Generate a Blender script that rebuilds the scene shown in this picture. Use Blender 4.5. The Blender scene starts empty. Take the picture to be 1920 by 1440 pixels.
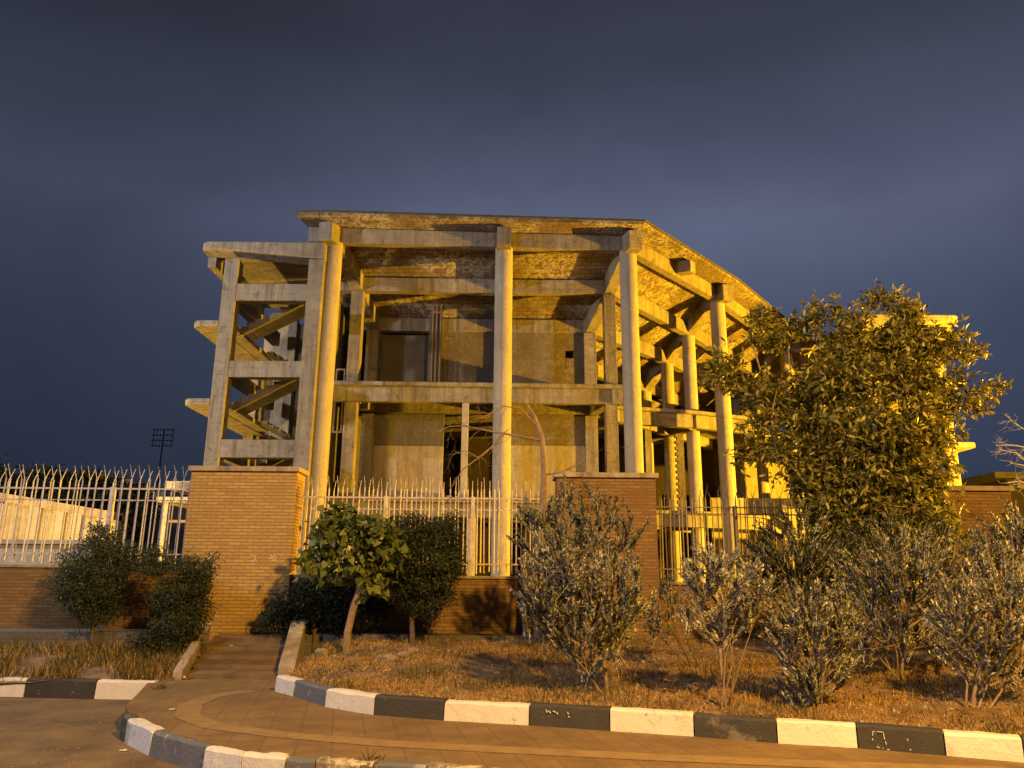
import bpy, math, random
import numpy as np
from mathutils import Vector, Matrix
random.seed(7); RS = np.random.RandomState(11)
SC = bpy.context.scene; COL = SC.collection
# ------------------------------------------------------------------ camera
F = 1440.0; PITCH = math.radians(14.2); ROLL = math.radians(0.5); CAM = Vector((0, 0, 1.65))
_f = Vector((0, math.cos(PITCH), math.sin(PITCH))); _u0 = Vector((0, -math.sin(PITCH), math.cos(PITCH))); _r0 = Vector((1, 0, 0))
_u = _u0*math.cos(ROLL) - _r0*math.sin(ROLL); _r = _r0*math.cos(ROLL) + _u0*math.sin(ROLL)
def ray(u, v): return _f + _r*((u-960)/F) + _u*((720-v)/F)
def P(u, v, Y): d = ray(u, v); return CAM + d*(Y/d.y)          # point on the sight line at distance Y
def PZ(u, v, z): d = ray(u, v); return CAM + d*((z-CAM.z)/d.z)   # point on the sight line at height z
cd = bpy.data.cameras.new('camera'); cam = bpy.data.objects.new('camera', cd); COL.objects.link(cam)
cd.sensor_fit = 'HORIZONTAL'; cd.sensor_width = 36; cd.lens = 27; cd.clip_end = 5000; cd.clip_start = .05
cam.matrix_world = Matrix((( _r.x, _u.x, -_f.x, CAM.x), (_r.y, _u.y, -_f.y, CAM.y), (_r.z, _u.z, -_f.z, CAM.z), (0, 0, 0, 1)))
SC.camera = cam
# ------------------------------------------------------------------ objects
class MB:
    def __init__(s): s.v = []; s.f = []; s.sm = []
    def add(s, vs, fs, smooth=False):
        o = len(s.v); s.v += [tuple(p) for p in vs]
        for f in fs: s.f.append(tuple(i+o for i in f)); s.sm.append(smooth)
    def box(s, x0, x1, y0, y1, z0, z1):
        s.add([(x0,y0,z0),(x1,y0,z0),(x1,y1,z0),(x0,y1,z0),(x0,y0,z1),(x1,y0,z1),(x1,y1,z1),(x0,y1,z1)],
              [(0,3,2,1),(4,5,6,7),(0,1,5,4),(1,2,6,5),(2,3,7,6),(3,0,4,7)])
    def hexa(s, b, t):                                   # four bottom and four top corners
        s.add(list(b)+list(t), [(0,3,2,1),(4,5,6,7),(0,1,5,4),(1,2,6,5),(2,3,7,6),(3,0,4,7)])
    def prism(s, pts, z0, z1):
        n = len(pts); s.add([(p[0],p[1],z0) for p in pts]+[(p[0],p[1],z1) for p in pts],
            [tuple(range(n))[::-1], tuple(range(n,2*n))]+[(i,(i+1)%n,(i+1)%n+n,i+n) for i in range(n)])
    def beam(s, p, q, w, h, zoff=0):                     # top centre line p-q, w wide, h deep
        p = Vector(p); q = Vector(q); d = (q-p); d.z = 0; n = Vector((-d.y, d.x, 0)).normalized()*(w/2)
        dn = Vector((0,0,-h)); o = Vector((0,0,zoff)); p = p+o; q = q+o
        s.hexa([p-n+dn, q-n+dn, q+n+dn, p+n+dn], [p-n, q-n, q+n, p+n])
    def tube(s, pts, rs, n=10, caps=True):
        pts = [Vector(p) for p in pts]; rings = []; vs = []
        for i, p in enumerate(pts):
            d = (pts[min(i+1, len(pts)-1)] - pts[max(i-1, 0)])
            if d.length < 1e-9: d = Vector((0,0,1))
            d.normalize(); a = Vector((0,1,0)) if abs(d.y) < .8 else Vector((1,0,0))
            x = d.cross(a).normalized(); y = d.cross(x)
            for k in range(n):
                t = 2*math.pi*k/n; vs.append(p + x*math.cos(t)*rs[i] + y*math.sin(t)*rs[i])
        fs = []
        for i in range(len(pts)-1):
            for k in range(n): fs.append((i*n+k, (i+1)*n+k, (i+1)*n+(k+1)%n, i*n+(k+1)%n))
        s.add(vs, fs, True)
        if caps:
            s.add(vs[:n], [tuple(range(n))]); s.add(vs[-n:], [tuple(range(n))[::-1]])
    def build(s, name, mat, parent=None, bevel=0):
        me = bpy.data.meshes.new(name)
        loc = parent['_o'] if parent is not None else (0, 0, 0)
        off = Vector(loc)
        me.from_pydata([tuple(Vector(p)-off) for p in s.v] if off.length else s.v, [], s.f)
        me.polygons.foreach_set('use_smooth', s.sm); me.materials.append(mat); me.update()
        import bmesh
        bm = bmesh.new(); bm.from_mesh(me); bmesh.ops.recalc_face_normals(bm, faces=bm.faces); bm.to_mesh(me); bm.free()
        o = bpy.data.objects.new(name, me); COL.objects.link(o)
        if parent is not None: o.parent = parent; 
        o['_o'] = tuple(off)
        if bevel:
            m = o.modifiers.new('bevel', 'BEVEL'); m.width = bevel; m.segments = 2; m.limit_method = 'ANGLE'
        return o
def tag(o, label, cat, group=None):
    o['label'] = label; o['category'] = cat
    if group: o['group'] = group
    return o
def thing(name, label, cat, loc, group=None):
    o = bpy.data.objects.new(name, None); COL.objects.link(o); o.location = loc; o['_o'] = tuple(loc); o.empty_display_size = .2
    return tag(o, label, cat, group)
def struct(o): o['kind'] = 'structure'; return o
# ------------------------------------------------------------------ materials
class N:
    def __init__(s, name, rough=.85):
        s.m = bpy.data.materials.new(name); s.m.use_nodes = True; s.t = s.m.node_tree; s.b = s.t.nodes['Principled BSDF']
        s.b.inputs['Roughness'].default_value = rough; s.b.inputs['Specular IOR Level'].default_value = .3
        s.co = s.n('ShaderNodeTexCoord').outputs['Object']
    def n(s, t, **k):
        x = s.t.nodes.new(t)
        for a, b in k.items():
            if a.startswith('i_'):
                a = a[2:]; a = int(a) if a.isdigit() else a.replace('_', ' ')
                if hasattr(b, 'is_linked') or isinstance(b, bpy.types.NodeSocket): s.t.links.new(b, x.inputs[a])
                else: x.inputs[a].default_value = b
            else: setattr(x, a, b)
        return x
    def link(s, a, b): s.t.links.new(a, b)
    def noise(s, scale, detail=4, rough=.6, vec=None, dist=0):
        return s.n('ShaderNodeTexNoise', i_Vector=vec or s.co, i_Scale=float(scale), i_Detail=float(detail), i_Roughness=float(rough), i_Distortion=float(dist)).outputs['Fac']
    def ramp(s, fac, stops):
        r = s.n('ShaderNodeValToRGB', i_Fac=fac); e = r.color_ramp.elements
        while len(e) < len(stops): e.new(.5)
        for i, (p, c) in enumerate(stops): e[i].position = p; e[i].color = (*c, 1) if len(c) == 3 else c
        return r.outputs['Color']
    def mix(s, fac, a, b, bt='MIX'):
        x = s.n('ShaderNodeMix', data_type='RGBA', blend_type=bt)
        for i, q in ((0, fac), (6, a), (7, b)):
            if isinstance(q, bpy.types.NodeSocket): s.link(q, x.inputs[i])
            else: x.inputs[i].default_value = q if i == 0 else (*q, 1)
        return x.outputs[2]
    def math(s, op, a, b=0.0):
        x = s.n('ShaderNodeMath', operation=op)
        for i, q in enumerate((a, b)):
            if isinstance(q, bpy.types.NodeSocket): s.link(q, x.inputs[i])
            else: x.inputs[i].default_value = q
        return x.outputs[0]
    def vmap(s, sc=(1,1,1), rot=(0,0,0), loc=(0,0,0), vec=None):
        return s.n('ShaderNodeMapping', i_Vector=vec or s.co, i_Scale=sc, i_Rotation=rot, i_Location=loc).outputs[0]
    def wallvec(s):                                       # (x+y, z) for bricks on upright faces
        q = s.n('ShaderNodeSeparateXYZ', i_0=s.co); c = s.n('ShaderNodeCombineXYZ')
        s.link(s.math('ADD', q.outputs[0], q.outputs[1]), c.inputs[0]); s.link(q.outputs[2], c.inputs[1]); return c.outputs[0]
    def done(s, col, bump=None, strength=.5, dist=.02):
        s.link(col, s.b.inputs['Base Color'])
        if bump is not None:
            x = s.n('ShaderNodeBump', i_Height=bump, i_Strength=float(strength), i_Distance=float(dist)); s.link(x.outputs[0], s.b.inputs['Normal'])
        return s.m
def concrete(name, c0, c1, stain=(.10,.085,.065), board=True, st=.5):
    m = N(name, .9); a = m.noise(.9, 6, .65); f = m.noise(14, 5, .7)
    col = m.mix(m.ramp(a, [(.35,(0,0,0)),(.65,(1,1,1))]), c0, c1)
    col = m.mix(m.math('MULTIPLY', m.math('SUBTRACT', f, .35), 1.1), col, tuple(x*.5 for x in c0))
    streak = m.noise(1, 6, .7, m.vmap((4.5,4.5,.3)))
    col = m.mix(m.math('MULTIPLY', m.ramp(streak, [(.47,(0,0,0)),(.66,(1,1,1))]), st), col, stain)
    light = m.noise(1, 5, .7, m.vmap((2.2,2.2,.5), loc=(3,7,1)))
    col = m.mix(m.math('MULTIPLY', m.ramp(light, [(.58,(0,0,0)),(.7,(1,1,1))]), .35), col, tuple(min(.62,x*1.5) for x in c0))
    spot = m.noise(3.2, 8, .75, dist=.6)
    col = m.mix(m.math('MULTIPLY', m.ramp(spot, [(.54,(0,0,0)),(.64,(1,1,1))]), st), col, stain)
    h = m.math('ADD', m.noise(30, 4, .7), m.math('MULTIPLY', m.noise(2.5, 5), 2.0))
    if board:
        w = m.n('ShaderNodeTexWave', i_Vector=m.co, i_Scale=1.3, i_Distortion=.6, i_Detail=1.0, wave_type='BANDS', bands_direction='Z').outputs['Fac']
        h = m.math('ADD', h, m.math('MULTIPLY', m.ramp(w, [(0,(0,0,0)),(.06,(1,1,1))]), .35))
        q = m.n('ShaderNodeTexWave', i_Vector=m.vmap((1,1,0)), i_Scale=2.6, i_Distortion=.4, i_Detail=1.0, wave_type='BANDS', bands_direction='DIAGONAL').outputs['Fac']
        h = m.math('ADD', h, m.math('MULTIPLY', m.ramp(q, [(0,(0,0,0)),(.05,(1,1,1))]), .12))
    return m.done(col, h, .9, .025)
def bricks(name, c1, c2, mortar, wall=True, bw=.22, bh=.065, ms=.012, rough_b=.7, efflo=0, bump=.6, dirt=.5, offset=.5, sc=1):
    m = N(name, .9); vec = m.wallvec() if wall else m.co
    br = m.n('ShaderNodeTexBrick', i_Vector=vec, i_Color1=(*c1,1), i_Color2=(*c2,1), i_Mortar=(*mortar,1), i_Scale=float(sc), i_Mortar_Size=ms, i_Brick_Width=bw, i_Row_Height=bh, i_Mortar_Smooth=.3, offset=offset)
    col = m.mix(m.math('MULTIPLY', m.ramp(m.noise(.8, 6, .65), [(.35,(0,0,0)),(.7,(1,1,1))]), dirt), br.outputs['Color'], tuple(x*.42 for x in c1))
    col = m.mix(m.math('MULTIPLY', m.noise(22, 4), .35), col, tuple(x*.55 for x in c2))
    h = m.math('ADD', m.math('MULTIPLY', br.outputs['Fac'], -1.0), m.math('MULTIPLY', m.noise(18, 4, .7), rough_b))
    if efflo:
        e = m.noise(2.1, 9, .78, dist=.35); e2 = m.noise(.55, 3, .5)
        k = m.math('MULTIPLY', m.ramp(e, [(.485,(0,0,0)),(.5,(1,1,1)),(.515,(1,1,1)),(.535,(0,0,0))]), m.ramp(e2, [(.42,(0,0,0)),(.58,(1,1,1))]))
        k2 = m.math('MULTIPLY', m.ramp(m.noise(1.3, 6, .7, m.vmap((1,.35,1))), [(.55,(0,0,0)),(.7,(1,1,1))]), .5)
        col = m.mix(m.math('MULTIPLY', k, efflo), col, (.62,.6,.55)); col = m.mix(m.math('MULTIPLY', k2, efflo), col, (.42,.4,.36))
        h = m.math('ADD', h, m.math('MULTIPLY', e, 3.0))
    return m.done(col, h, bump, .03)
M = {}
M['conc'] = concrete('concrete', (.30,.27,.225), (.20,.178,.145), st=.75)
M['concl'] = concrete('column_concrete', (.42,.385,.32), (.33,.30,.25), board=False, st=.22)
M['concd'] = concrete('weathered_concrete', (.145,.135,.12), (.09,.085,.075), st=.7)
M['plaster'] = concrete('plaster', (.40,.35,.27), (.29,.25,.185), (.16,.13,.09), board=False, st=.5)
M['soffit'] = bricks('hollow_block_soffit', (.25,.195,.135), (.17,.13,.09), (.10,.08,.06), wall=False, bw=.4, bh=.2, ms=.02, rough_b=1.8, efflo=.8, bump=.9)
M['inbrick'] = bricks('infill_brick', (.21,.17,.125), (.155,.122,.085), (.21,.18,.14), rough_b=1.9, efflo=.25, bump=.9, ms=.014)
M['dark'] = bricks('shade_dark_brick', (.05,.037,.025), (.035,.026,.018), (.03,.024,.018))  # shade of unlit walls is put into this brick's colour
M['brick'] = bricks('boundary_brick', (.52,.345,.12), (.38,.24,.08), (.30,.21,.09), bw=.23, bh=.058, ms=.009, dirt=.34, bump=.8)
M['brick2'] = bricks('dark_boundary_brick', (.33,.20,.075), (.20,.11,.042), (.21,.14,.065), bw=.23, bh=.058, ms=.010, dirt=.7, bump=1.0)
M['coping'] = concrete('coping_stone', (.42,.34,.25), (.3,.24,.17), board=False)
M['earth'] = None
def simple(name, c0, c1, sc=6, rough=.8, metal=0, bump=.3):
    m = N(name, rough); m.b.inputs['Metallic'].default_value = metal
    f = m.noise(sc, 6, .65)
    return m.done(m.mix(m.ramp(f, [(.35,(0,0,0)),(.65,(1,1,1))]), c0, c1), m.noise(sc*5, 4, .7), bump, .01)
M['steel'] = simple('painted_steel', (.50,.48,.56), (.34,.33,.38), 9, .5, .0)
M['steel2'] = simple('cream_painted_steel', (.58,.51,.42), (.38,.30,.22), 9, .5)
M['steeld'] = simple('dark_painted_steel', (.12,.10,.09), (.17,.14,.12), 9, .55)
M['asphalt'] = simple('asphalt', (.075,.047,.022), (.16,.105,.048), 1.4, .9, 0, .9)
M['roadside'] = simple('roof_bitumen', (.05,.045,.04), (.09,.08,.07), 3, .9)
M['soil'] = simple('dry_soil', (.09,.056,.03), (.22,.14,.07), 3.2, .95, 0, 1.0)
M['ground'] = simple('yard_earth', (.12,.09,.06), (.18,.14,.09), .3, .95)
M['bark'] = simple('brown_bark', (.16,.11,.07), (.26,.19,.12), 14, .9, 0, .9)
M['barkl'] = simple('pale_bark', (.46,.42,.36), (.28,.25,.21), 12, .9, 0, .9)
M['barkm'] = simple('reddish_bark', (.24,.17,.12), (.14,.10,.07), 16, .9, 0, 1.0)
M['barkd'] = simple('dark_bark', (.07,.05,.035), (.12,.09,.06), 14, .9, 0, .9)
M['rock'] = simple('stone', (.28,.22,.16), (.18,.14,.10), 5, .9, 0, .8)
M['litter'] = simple('paper', (.6,.56,.5), (.45,.42,.38), 9, .8)
def kerbpaint(name, c0, c1, wear, thr):
    m = N(name, .75); f = m.noise(2.5, 5, .6)
    col = m.mix(f, c0, c1)
    w = m.math('MAXIMUM', m.ramp(m.noise(9, 8, .72), [(thr,(0,0,0)),(thr+.05,(1,1,1))]), m.ramp(m.noise(1.7, 6, .7), [(thr-.02,(0,0,0)),(thr+.06,(.8,.8,.8))]))
    return m.done(m.mix(w, col, wear), m.math('ADD', m.noise(26, 5, .7), m.math('MULTIPLY', m.noise(4, 4), 2.0)), .8, .012)
M['kw'] = kerbpaint('white_kerb_paint', (.60,.57,.52), (.47,.44,.39), (.27,.23,.18), .62)
M['kb'] = kerbpaint('black_kerb_paint', (.025,.023,.022), (.05,.045,.042), (.16,.14,.12), .63)
M['kg'] = kerbpaint('faded_black_kerb_paint', (.12,.12,.125), (.085,.085,.09), (.3,.28,.25), .6)
M['kx'] = kerbpaint('worn_kerb', (.48,.40,.29), (.36,.29,.20), (.10,.08,.06), .5)
def pavers():
    m = N('paving_bricks', .85)
    v = m.vmap((1,1,1), (0,0,math.radians(-12)))
    br = m.n('ShaderNodeTexBrick', i_Vector=v, i_Color1=(.195,.125,.05,1), i_Color2=(.16,.10,.04,1), i_Mortar=(.125,.078,.032,1), i_Scale=1.0, i_Mortar_Size=.006, i_Brick_Width=.3, i_Row_Height=.3, i_Mortar_Smooth=.2, offset=0.0)
    col = m.mix(m.ramp(m.noise(1.6, 8, .75), [(.4,(0,0,0)),(.62,(.8,.8,.8))]), br.outputs['Color'], (.105,.063,.026))
    col = m.mix(m.ramp(m.noise(7, 6, .7), [(.55,(0,0,0)),(.7,(.5,.5,.5))]), col, (.12,.07,.035))
    fine = m.n('ShaderNodeTexBrick', i_Vector=v, i_Scale=1.0, i_Mortar_Size=.004, i_Brick_Width=.1, i_Row_Height=.1, offset=0.0).outputs['Fac']
    return m.done(col, m.math('ADD', m.math('MULTIPLY', m.math('ADD', br.outputs['Fac'], m.math('MULTIPLY', fine, .4)), -1.0), m.math('MULTIPLY', m.noise(40, 4, .7), .5)), .6, .01)
M['pave'] = pavers()
M['paveband'] = simple('yellow_paving_band', (.235,.155,.066), (.17,.11,.045), 7, .85, 0, .6)
M['step'] = simple('step_concrete', (.17,.11,.052), (.10,.065,.033), 2.5, .9, 0, .8)
def leafmat(name, c0, c1, c2, rough=.5, trans=.35, spec=.4):
    m = N(name, rough); m.b.inputs['Specular IOR Level'].default_value = spec
    r = m.n('ShaderNodeNewGeometry').outputs['Random Per Island']
    col = m.ramp(r, [(0,c0),(.6,c1),(1,c2)])
    m.link(col, m.b.inputs['Base Color'])
    tr = m.n('ShaderNodeBsdfTranslucent'); m.link(col, tr.inputs['Color'])
    mx = m.n('ShaderNodeMixShader'); mx.inputs[0].default_value = trans
    m.link(m.b.outputs[0], mx.inputs[1]); m.link(tr.outputs[0], mx.inputs[2])
    m.link(mx.outputs[0], m.t.nodes['Material Output'].inputs['Surface']); return m.m
M['leaf_big'] = leafmat('plane_leaf', (.06,.064,.013), (.165,.152,.032), (.38,.33,.08))
M['leaf_mul'] = leafmat('mulberry_leaf', (.06,.085,.018), (.11,.14,.028), (.19,.20,.045))
M['leaf_dark'] = leafmat('dark_shrub_leaf', (.018,.026,.011), (.036,.046,.018), (.07,.08,.03), .6)
M['leaf_left'] = leafmat('green_shrub_leaf', (.025,.036,.014), (.05,.062,.024), (.085,.095,.04), .6)
M['leaf_olive'] = leafmat('silver_leaf', (.07,.07,.048), (.15,.147,.105), (.55,.53,.46), .55, .25)
M['leaf_olived'] = leafmat('grey_green_leaf', (.05,.052,.034), (.10,.10,.068), (.42,.40,.32), .55, .25)
M['leaf_silver'] = leafmat('pale_silver_leaf', (.13,.125,.10), (.27,.26,.21), (.62,.59,.5), .55, .25)
M['straw'] = leafmat('dry_grass', (.26,.15,.045), (.42,.26,.085), (.58,.39,.15), .8, .3, .1)
M['deadleaf'] = leafmat('dead_leaf', (.08,.045,.02), (.2,.12,.05), (.42,.29,.14), .8, .1, .2)
M['weed'] = leafmat('green_weed', (.05,.05,.02), (.10,.085,.03), (.2,.15,.05), .8, .3, .1)

# ------------------------------------------------------------------ ground
def sheet(name, pts, z0, z1, mat):
    mb = MB(); mb.prism(pts, z0, z1); return struct(mb.build(name, mat))
mb = MB(); mb.add([(-2500,-2500,-.05),(2500,-2500,-.05),(2500,2500,-.05),(-2500,2500,-.05)], [(0,1,2,3)]); struct(mb.build('ground', M['ground']))
mb = MB(); mb.add([(-60,-14,0),(60,-14,0),(60,13,0),(-60,13,0)], [(0,1,2,3)]); struct(mb.build('road', M['asphalt']))
ZP = .22; ZK = .42; WY = 13.7
# kerb lines, read off as the top front edge of every stone
bedk = [(519,1265),(553,1273),(612,1290),(703,1303),(833,1312),(992,1320),(1143,1329),(1300,1338),(1455,1349),(1605,1357),(1768,1369),(1915,1380),(2075,1392),(2250,1406)]
bedp = [PZ(u, v, ZK) for u, v in bedk]
lowk = [(229,1340),(240,1349),(286,1370),(385,1398),(455,1411),(535,1420),(592,1424),(700,1430),(800,1436),(900,1444),(1010,1452),(1400,1462),(2100,1500)]
lowp = [PZ(u, v, ZP) for u, v in lowk]
leftk = [(-190,1268),(-60,1269),(50,1271),(181,1274),(290,1276)]
leftp = [PZ(u, v, .25) for u, v in leftk]
def offs(pts, d):
    out = []
    for i, p in enumerate(pts):
        t = pts[min(i+1, len(pts)-1)] - pts[max(i-1, 0)]; t.z = 0; t.normalize(); n = Vector((-t.y, t.x, 0))
        out.append(Vector((p.x, p.y, 0)) + n*d)
    return out
def kerbline(pts, kinds, ztop, zbot, w, labels, group):
    back = offs(pts, w)
    for i, k in enumerate(kinds):
        a, b, c, d = pts[i], pts[i+1], back[i+1], back[i]
        n = max(2, int((b-a).length/.12)); g = .006/(b-a).length
        mb = MB(); sec = []; dz_ = random.uniform(-.012,.006); dn_ = random.uniform(-.008,.008); sk_ = random.uniform(-.01,.01)
        ztop_ = ztop+dz_
        for j in range(n+1):
            t = g + (1-2*g)*j/n
            f = Vector(a).lerp(Vector(b), t); r = Vector(d).lerp(Vector(c), t)
            jt = [random.uniform(-.005,.005) for _ in range(4)]; nr = (r-Vector((f.x,f.y,0))).normalized()
            ch = .022+random.uniform(-.006,.01)
            sec.append([(f.x-nr.x*.012+nr.x*jt[0], f.y-nr.y*.012+nr.y*jt[0], zbot), (f.x+nr.x*(jt[1]+dn_+sk_*t), f.y+nr.y*(jt[1]+dn_+sk_*t), ztop_-ch),
                        (f.x+nr.x*(ch+jt[1]+dn_), f.y+nr.y*(ch+jt[1]+dn_), ztop_+jt[2]), (r.x-nr.x*.015, r.y-nr.y*.015, ztop_+jt[3]), (r.x, r.y, zbot)])
        vs = [p for s in sec for p in s]; fs = []
        for j in range(n):
            for q in range(4): fs.append((j*5+q, (j+1)*5+q, (j+1)*5+q+1, j*5+q+1))
        fs += [(4,3,2,1,0), tuple(n*5+q for q in range(5))]
        mb.add(vs, fs); o = mb.build('kerb_stone', M[k]); tag(o, labels[i], 'kerb stone', group)
        yield o
ordn = ['first','second','third','fourth','fifth','sixth','seventh']
lab = []; cw = cb = 0
kinds = ['kw','kg','kw','kb','kw','kb','kw','kb','kw','kb','kw','kb','kw']
for k in kinds:
    if k == 'kw': lab.append(f'white painted kerb stone, {ordn[cw]} white one from the left along the planting bed'); cw += 1
    else: lab.append(f'black painted kerb stone, {ordn[cb]} black one from the left along the planting bed'); cb += 1
bst = list(kerbline(bedp, kinds, ZK, ZP-.06, .14, lab, 'painted kerb stones edging the planting bed'))
kl = ['kb','kw','kg','kw','kw','kg','kx','kg','kx','kx','kx','kx']
ll = ['black tip stone at the rounded end of the road kerb','lavender white kerb stone beside the black tip of the road kerb','faded grey black kerb stone curving along the road','chipped white kerb stone right of the faded grey one by the road','last white kerb stone of the road kerb before it turns worn','dark worn kerb stone right of the last white one by the road','rubbed bare yellowish kerb stone at the bottom edge of the path','dark patch kerb stone between bare ones at the bottom edge','bare kerb stone at the bottom edge, just before it leaves the picture','bare kerb stone where the road kerb leaves the picture','buried kerb stone below the picture edge, left','buried kerb stone below the picture edge, right']
lst = list(kerbline(lowp, kl, ZP+.006, -.06, .13, ll, 'kerb stones between the road and the path'))
list(kerbline(leftp, ['kb','kw','kb','kw'], .25, -.06, .14, ['black kerb stone beyond the left picture edge','yellowish white kerb stone cut by the left picture edge','long black kerb stone of the kerb below the left shrubs','blotchy white end stone of the kerb below the left shrubs'], 'kerb stones below the left shrubs'))
# painted marks on two black stones
def strokes(lst_, a, b, z0, host, mat='litter', w=.012):
    d = (b-a); d.z = 0; L = d.length; d.normalize(); nn = Vector((d.y, -d.x, 0)); mb = MB()
    for (x0, y0, x1, y1) in lst_:
        p = a + d*x0 + nn*.012; q = a + d*x1 + nn*.012; p.z = z0+y0; q.z = z0+y1
        e = (q-p).normalized(); s = Vector((0,0,1)).cross(nn).normalized(); t = e.cross(nn).normalized()*w/2
        mb.hexa([p-t, q-t, q-t-nn*.006, p-t-nn*.006], [p+t, q+t, q+t-nn*.006, p+t-nn*.006])
    return mb.build('paint_mark', M[mat], host)
strokes([(.13,.155,.125,.125),(.125,.10,.12,.085),(.13,.155,.145,.16),(.165,.16,.21,.158),(.215,.155,.22,.10),(.225,.085,.23,.06),(.15,.035,.175,.03),(.23,.02,.25,.02),(.40,.12,.405,.105),(.41,.04,.42,.03)], bedp[9], bedp[10], ZK-.21, bst[9], w=.006)
strokes([(.18,.17,.19,.14),(.20,.16,.23,.14),(.25,.16,.28,.15),(.29,.15,.30,.13),(.40,.16,.41,.14),(.41,.12,.42,.11)], bedp[5], bedp[6], ZK-.21, bst[5], w=.009)
# footpath slab
bb = offs(bedp, .05); lb = offs(lowp, .07)
stepL = PZ(352,1272,ZP); stepR = PZ(526,1272,ZP)
leftend = Vector((leftp[-1].x, leftp[-1].y, 0))
path = [lb[i] for i in range(len(lb))][::-1] + [PZ(236,1322,ZP), PZ(258,1301,ZP), Vector((leftend.x-.1, leftend.y+.02, 0)), Vector((leftend.x-.1, leftend.y+.3,0)), Vector((stepL.x-.3, stepL.y+.35, 0)), Vector((stepR.x+.5, stepR.y+.35, 0))] + [Vector((bb[0].x+.05, bb[0].y+.25, 0))] + bb
sheet('footpath', path, -.04, ZP, M['pave'])
# lighter curved band of setts in the paving
band = [(470,1296),(400,1305),(356,1322),(352,1343),(400,1362),(520,1377),(700,1393),(900,1404),(1200,1419),(1500,1432),(1900,1446)]
bp = [PZ(u, v, ZP) for u, v in band]; bo = offs(bp, .13); bi = offs(bp, -.13)
mb = MB(); n = len(bp)
mb.add([(p.x,p.y,ZP+.004) for p in bi]+[(p.x,p.y,ZP+.004) for p in bo], [(i,i+1,n+i+1,n+i) for i in range(n-1)])
struct(mb.build('paving_band', M['paveband']))
# planting beds
from mathutils import noise as mn
def bedz(x, y, y0, z0, z1):
    t = min(1, max(0, (y-y0)/(WY-y0))); return z0 + (z1-z0)*t**.9 + .05*mn.noise(Vector((x*.9, y*.9, 0))) + .025*mn.noise(Vector((x*4, y*4, 3)))
def interp_y(pts, x):
    for a, b in zip(pts, pts[1:]):
        if a.x <= x <= b.x: return a.y + (b.y-a.y)*(x-a.x)/(b.x-a.x+1e-9)
    return pts[0].y if x < pts[0].x else pts[-1].y
bedin = offs(bedp, .13)
cheekx = P(575,1230,12.6).x
def zbed(x, y): return bedz(x, y, interp_y(bedin, x), ZK-.05, .70)
mb = MB(); nx, ny = 150, 60; xs = np.linspace(bedin[0].x+.02, 15, nx)
vs = []; fs = []
for i, x in enumerate(xs):
    ya = interp_y(bedin, x) if x <= bedin[-1].x else bedin[-1].y
    for j in range(ny+1):
        y = ya-.02 + (WY+.05-ya)*j/ny; vs.append((x, y, zbed(x, y)))
for i in range(nx-1):
    for j in range(ny): a = i*(ny+1)+j; fs.append((a, a+ny+1, a+ny+2, a+1))
mb.add(vs, fs, True); struct(mb.build('planting_bed', M['soil']))
ly = leftp[-1].y+.12
def zleft(x, y): return bedz(x, y, ly, .2, .62)
mb = MB(); xs = np.linspace(-16, stepL.x-.12, 90); vs = []; fs = []
for x in xs:
    for j in range(25): y = ly + (WY+.05-ly)*j/24; vs.append((x, y, zleft(x, y)))
for i in range(89):
    for j in range(24): a = i*25+j; fs.append((a, a+25, a+26, a+1))
mb.add(vs, fs, True); struct(mb.build('left_planting_bed', M['soil']))
# ------------------------------------------------------------------ steps up to the pier
st = thing('entrance_steps', 'worn shallow steps climbing from the path to the brick pier', 'steps', (stepL.x, stepL.y, ZP))
tl = P(403,1195,13.5).x; tr = P(548,1195,13.5).x
y0 = stepL.y-.05; NS = 5
for i in range(NS):
    ya = y0 + (WY-.1-y0)*i/NS; yb = WY-.02; t = i/NS
    xl = stepL.x + (tl-stepL.x)*t; xr = stepR.x + (tr-stepR.x)*t
    zb_ = -.03 if i == 0 else ZP+.096*i-.05; yn = y0+(WY-.1-y0)*(i+1)/NS; t2 = (i+1)/NS; xl2 = stepL.x+(tl-stepL.x)*t2; xr2 = stepR.x+(tr-stepR.x)*t2
    if i == NS-1: yn = yb; xl2 = tl; xr2 = tr
    mb = MB(); za = ZP+.096*i+.062; zn = ZP+.096*(i+1)
    mb.hexa([(xl,ya,-.03),(xr,ya,-.03),(xr2,yn,-.03),(xl2,yn,-.03)], [(xl,ya,za),(xr,ya,za),(xr2,yn,zn),(xl2,yn,zn)]); mb.build('step', M['step'], st)
def cheek(name, xa, xb, w, z0, z1, label, yf=0):
    mb = MB(); yA = y0-.1+yf; yB = WY-.35
    mb.hexa([(xa,yA,.1),(xa+w,yA,.1),(xb+w,yB,.1),(xb,yB,.1)], [(xa,yA,z0),(xa+w,yA,z0),(xb+w,yB,z1),(xb,yB,z1)])
    return tag(mb.build(name, M['coping'], None, .025), label, 'retaining wall')
cheek('cheek_wall', stepR.x+.02, tr+.02, .24, .42, 1.02, 'low sloping concrete cheek wall on the right of the steps')
cheek('cheek_wall', stepL.x-.17, tl-.17, .14, .34, .88, 'low sloping concrete cheek wall on the left of the steps')
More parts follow.
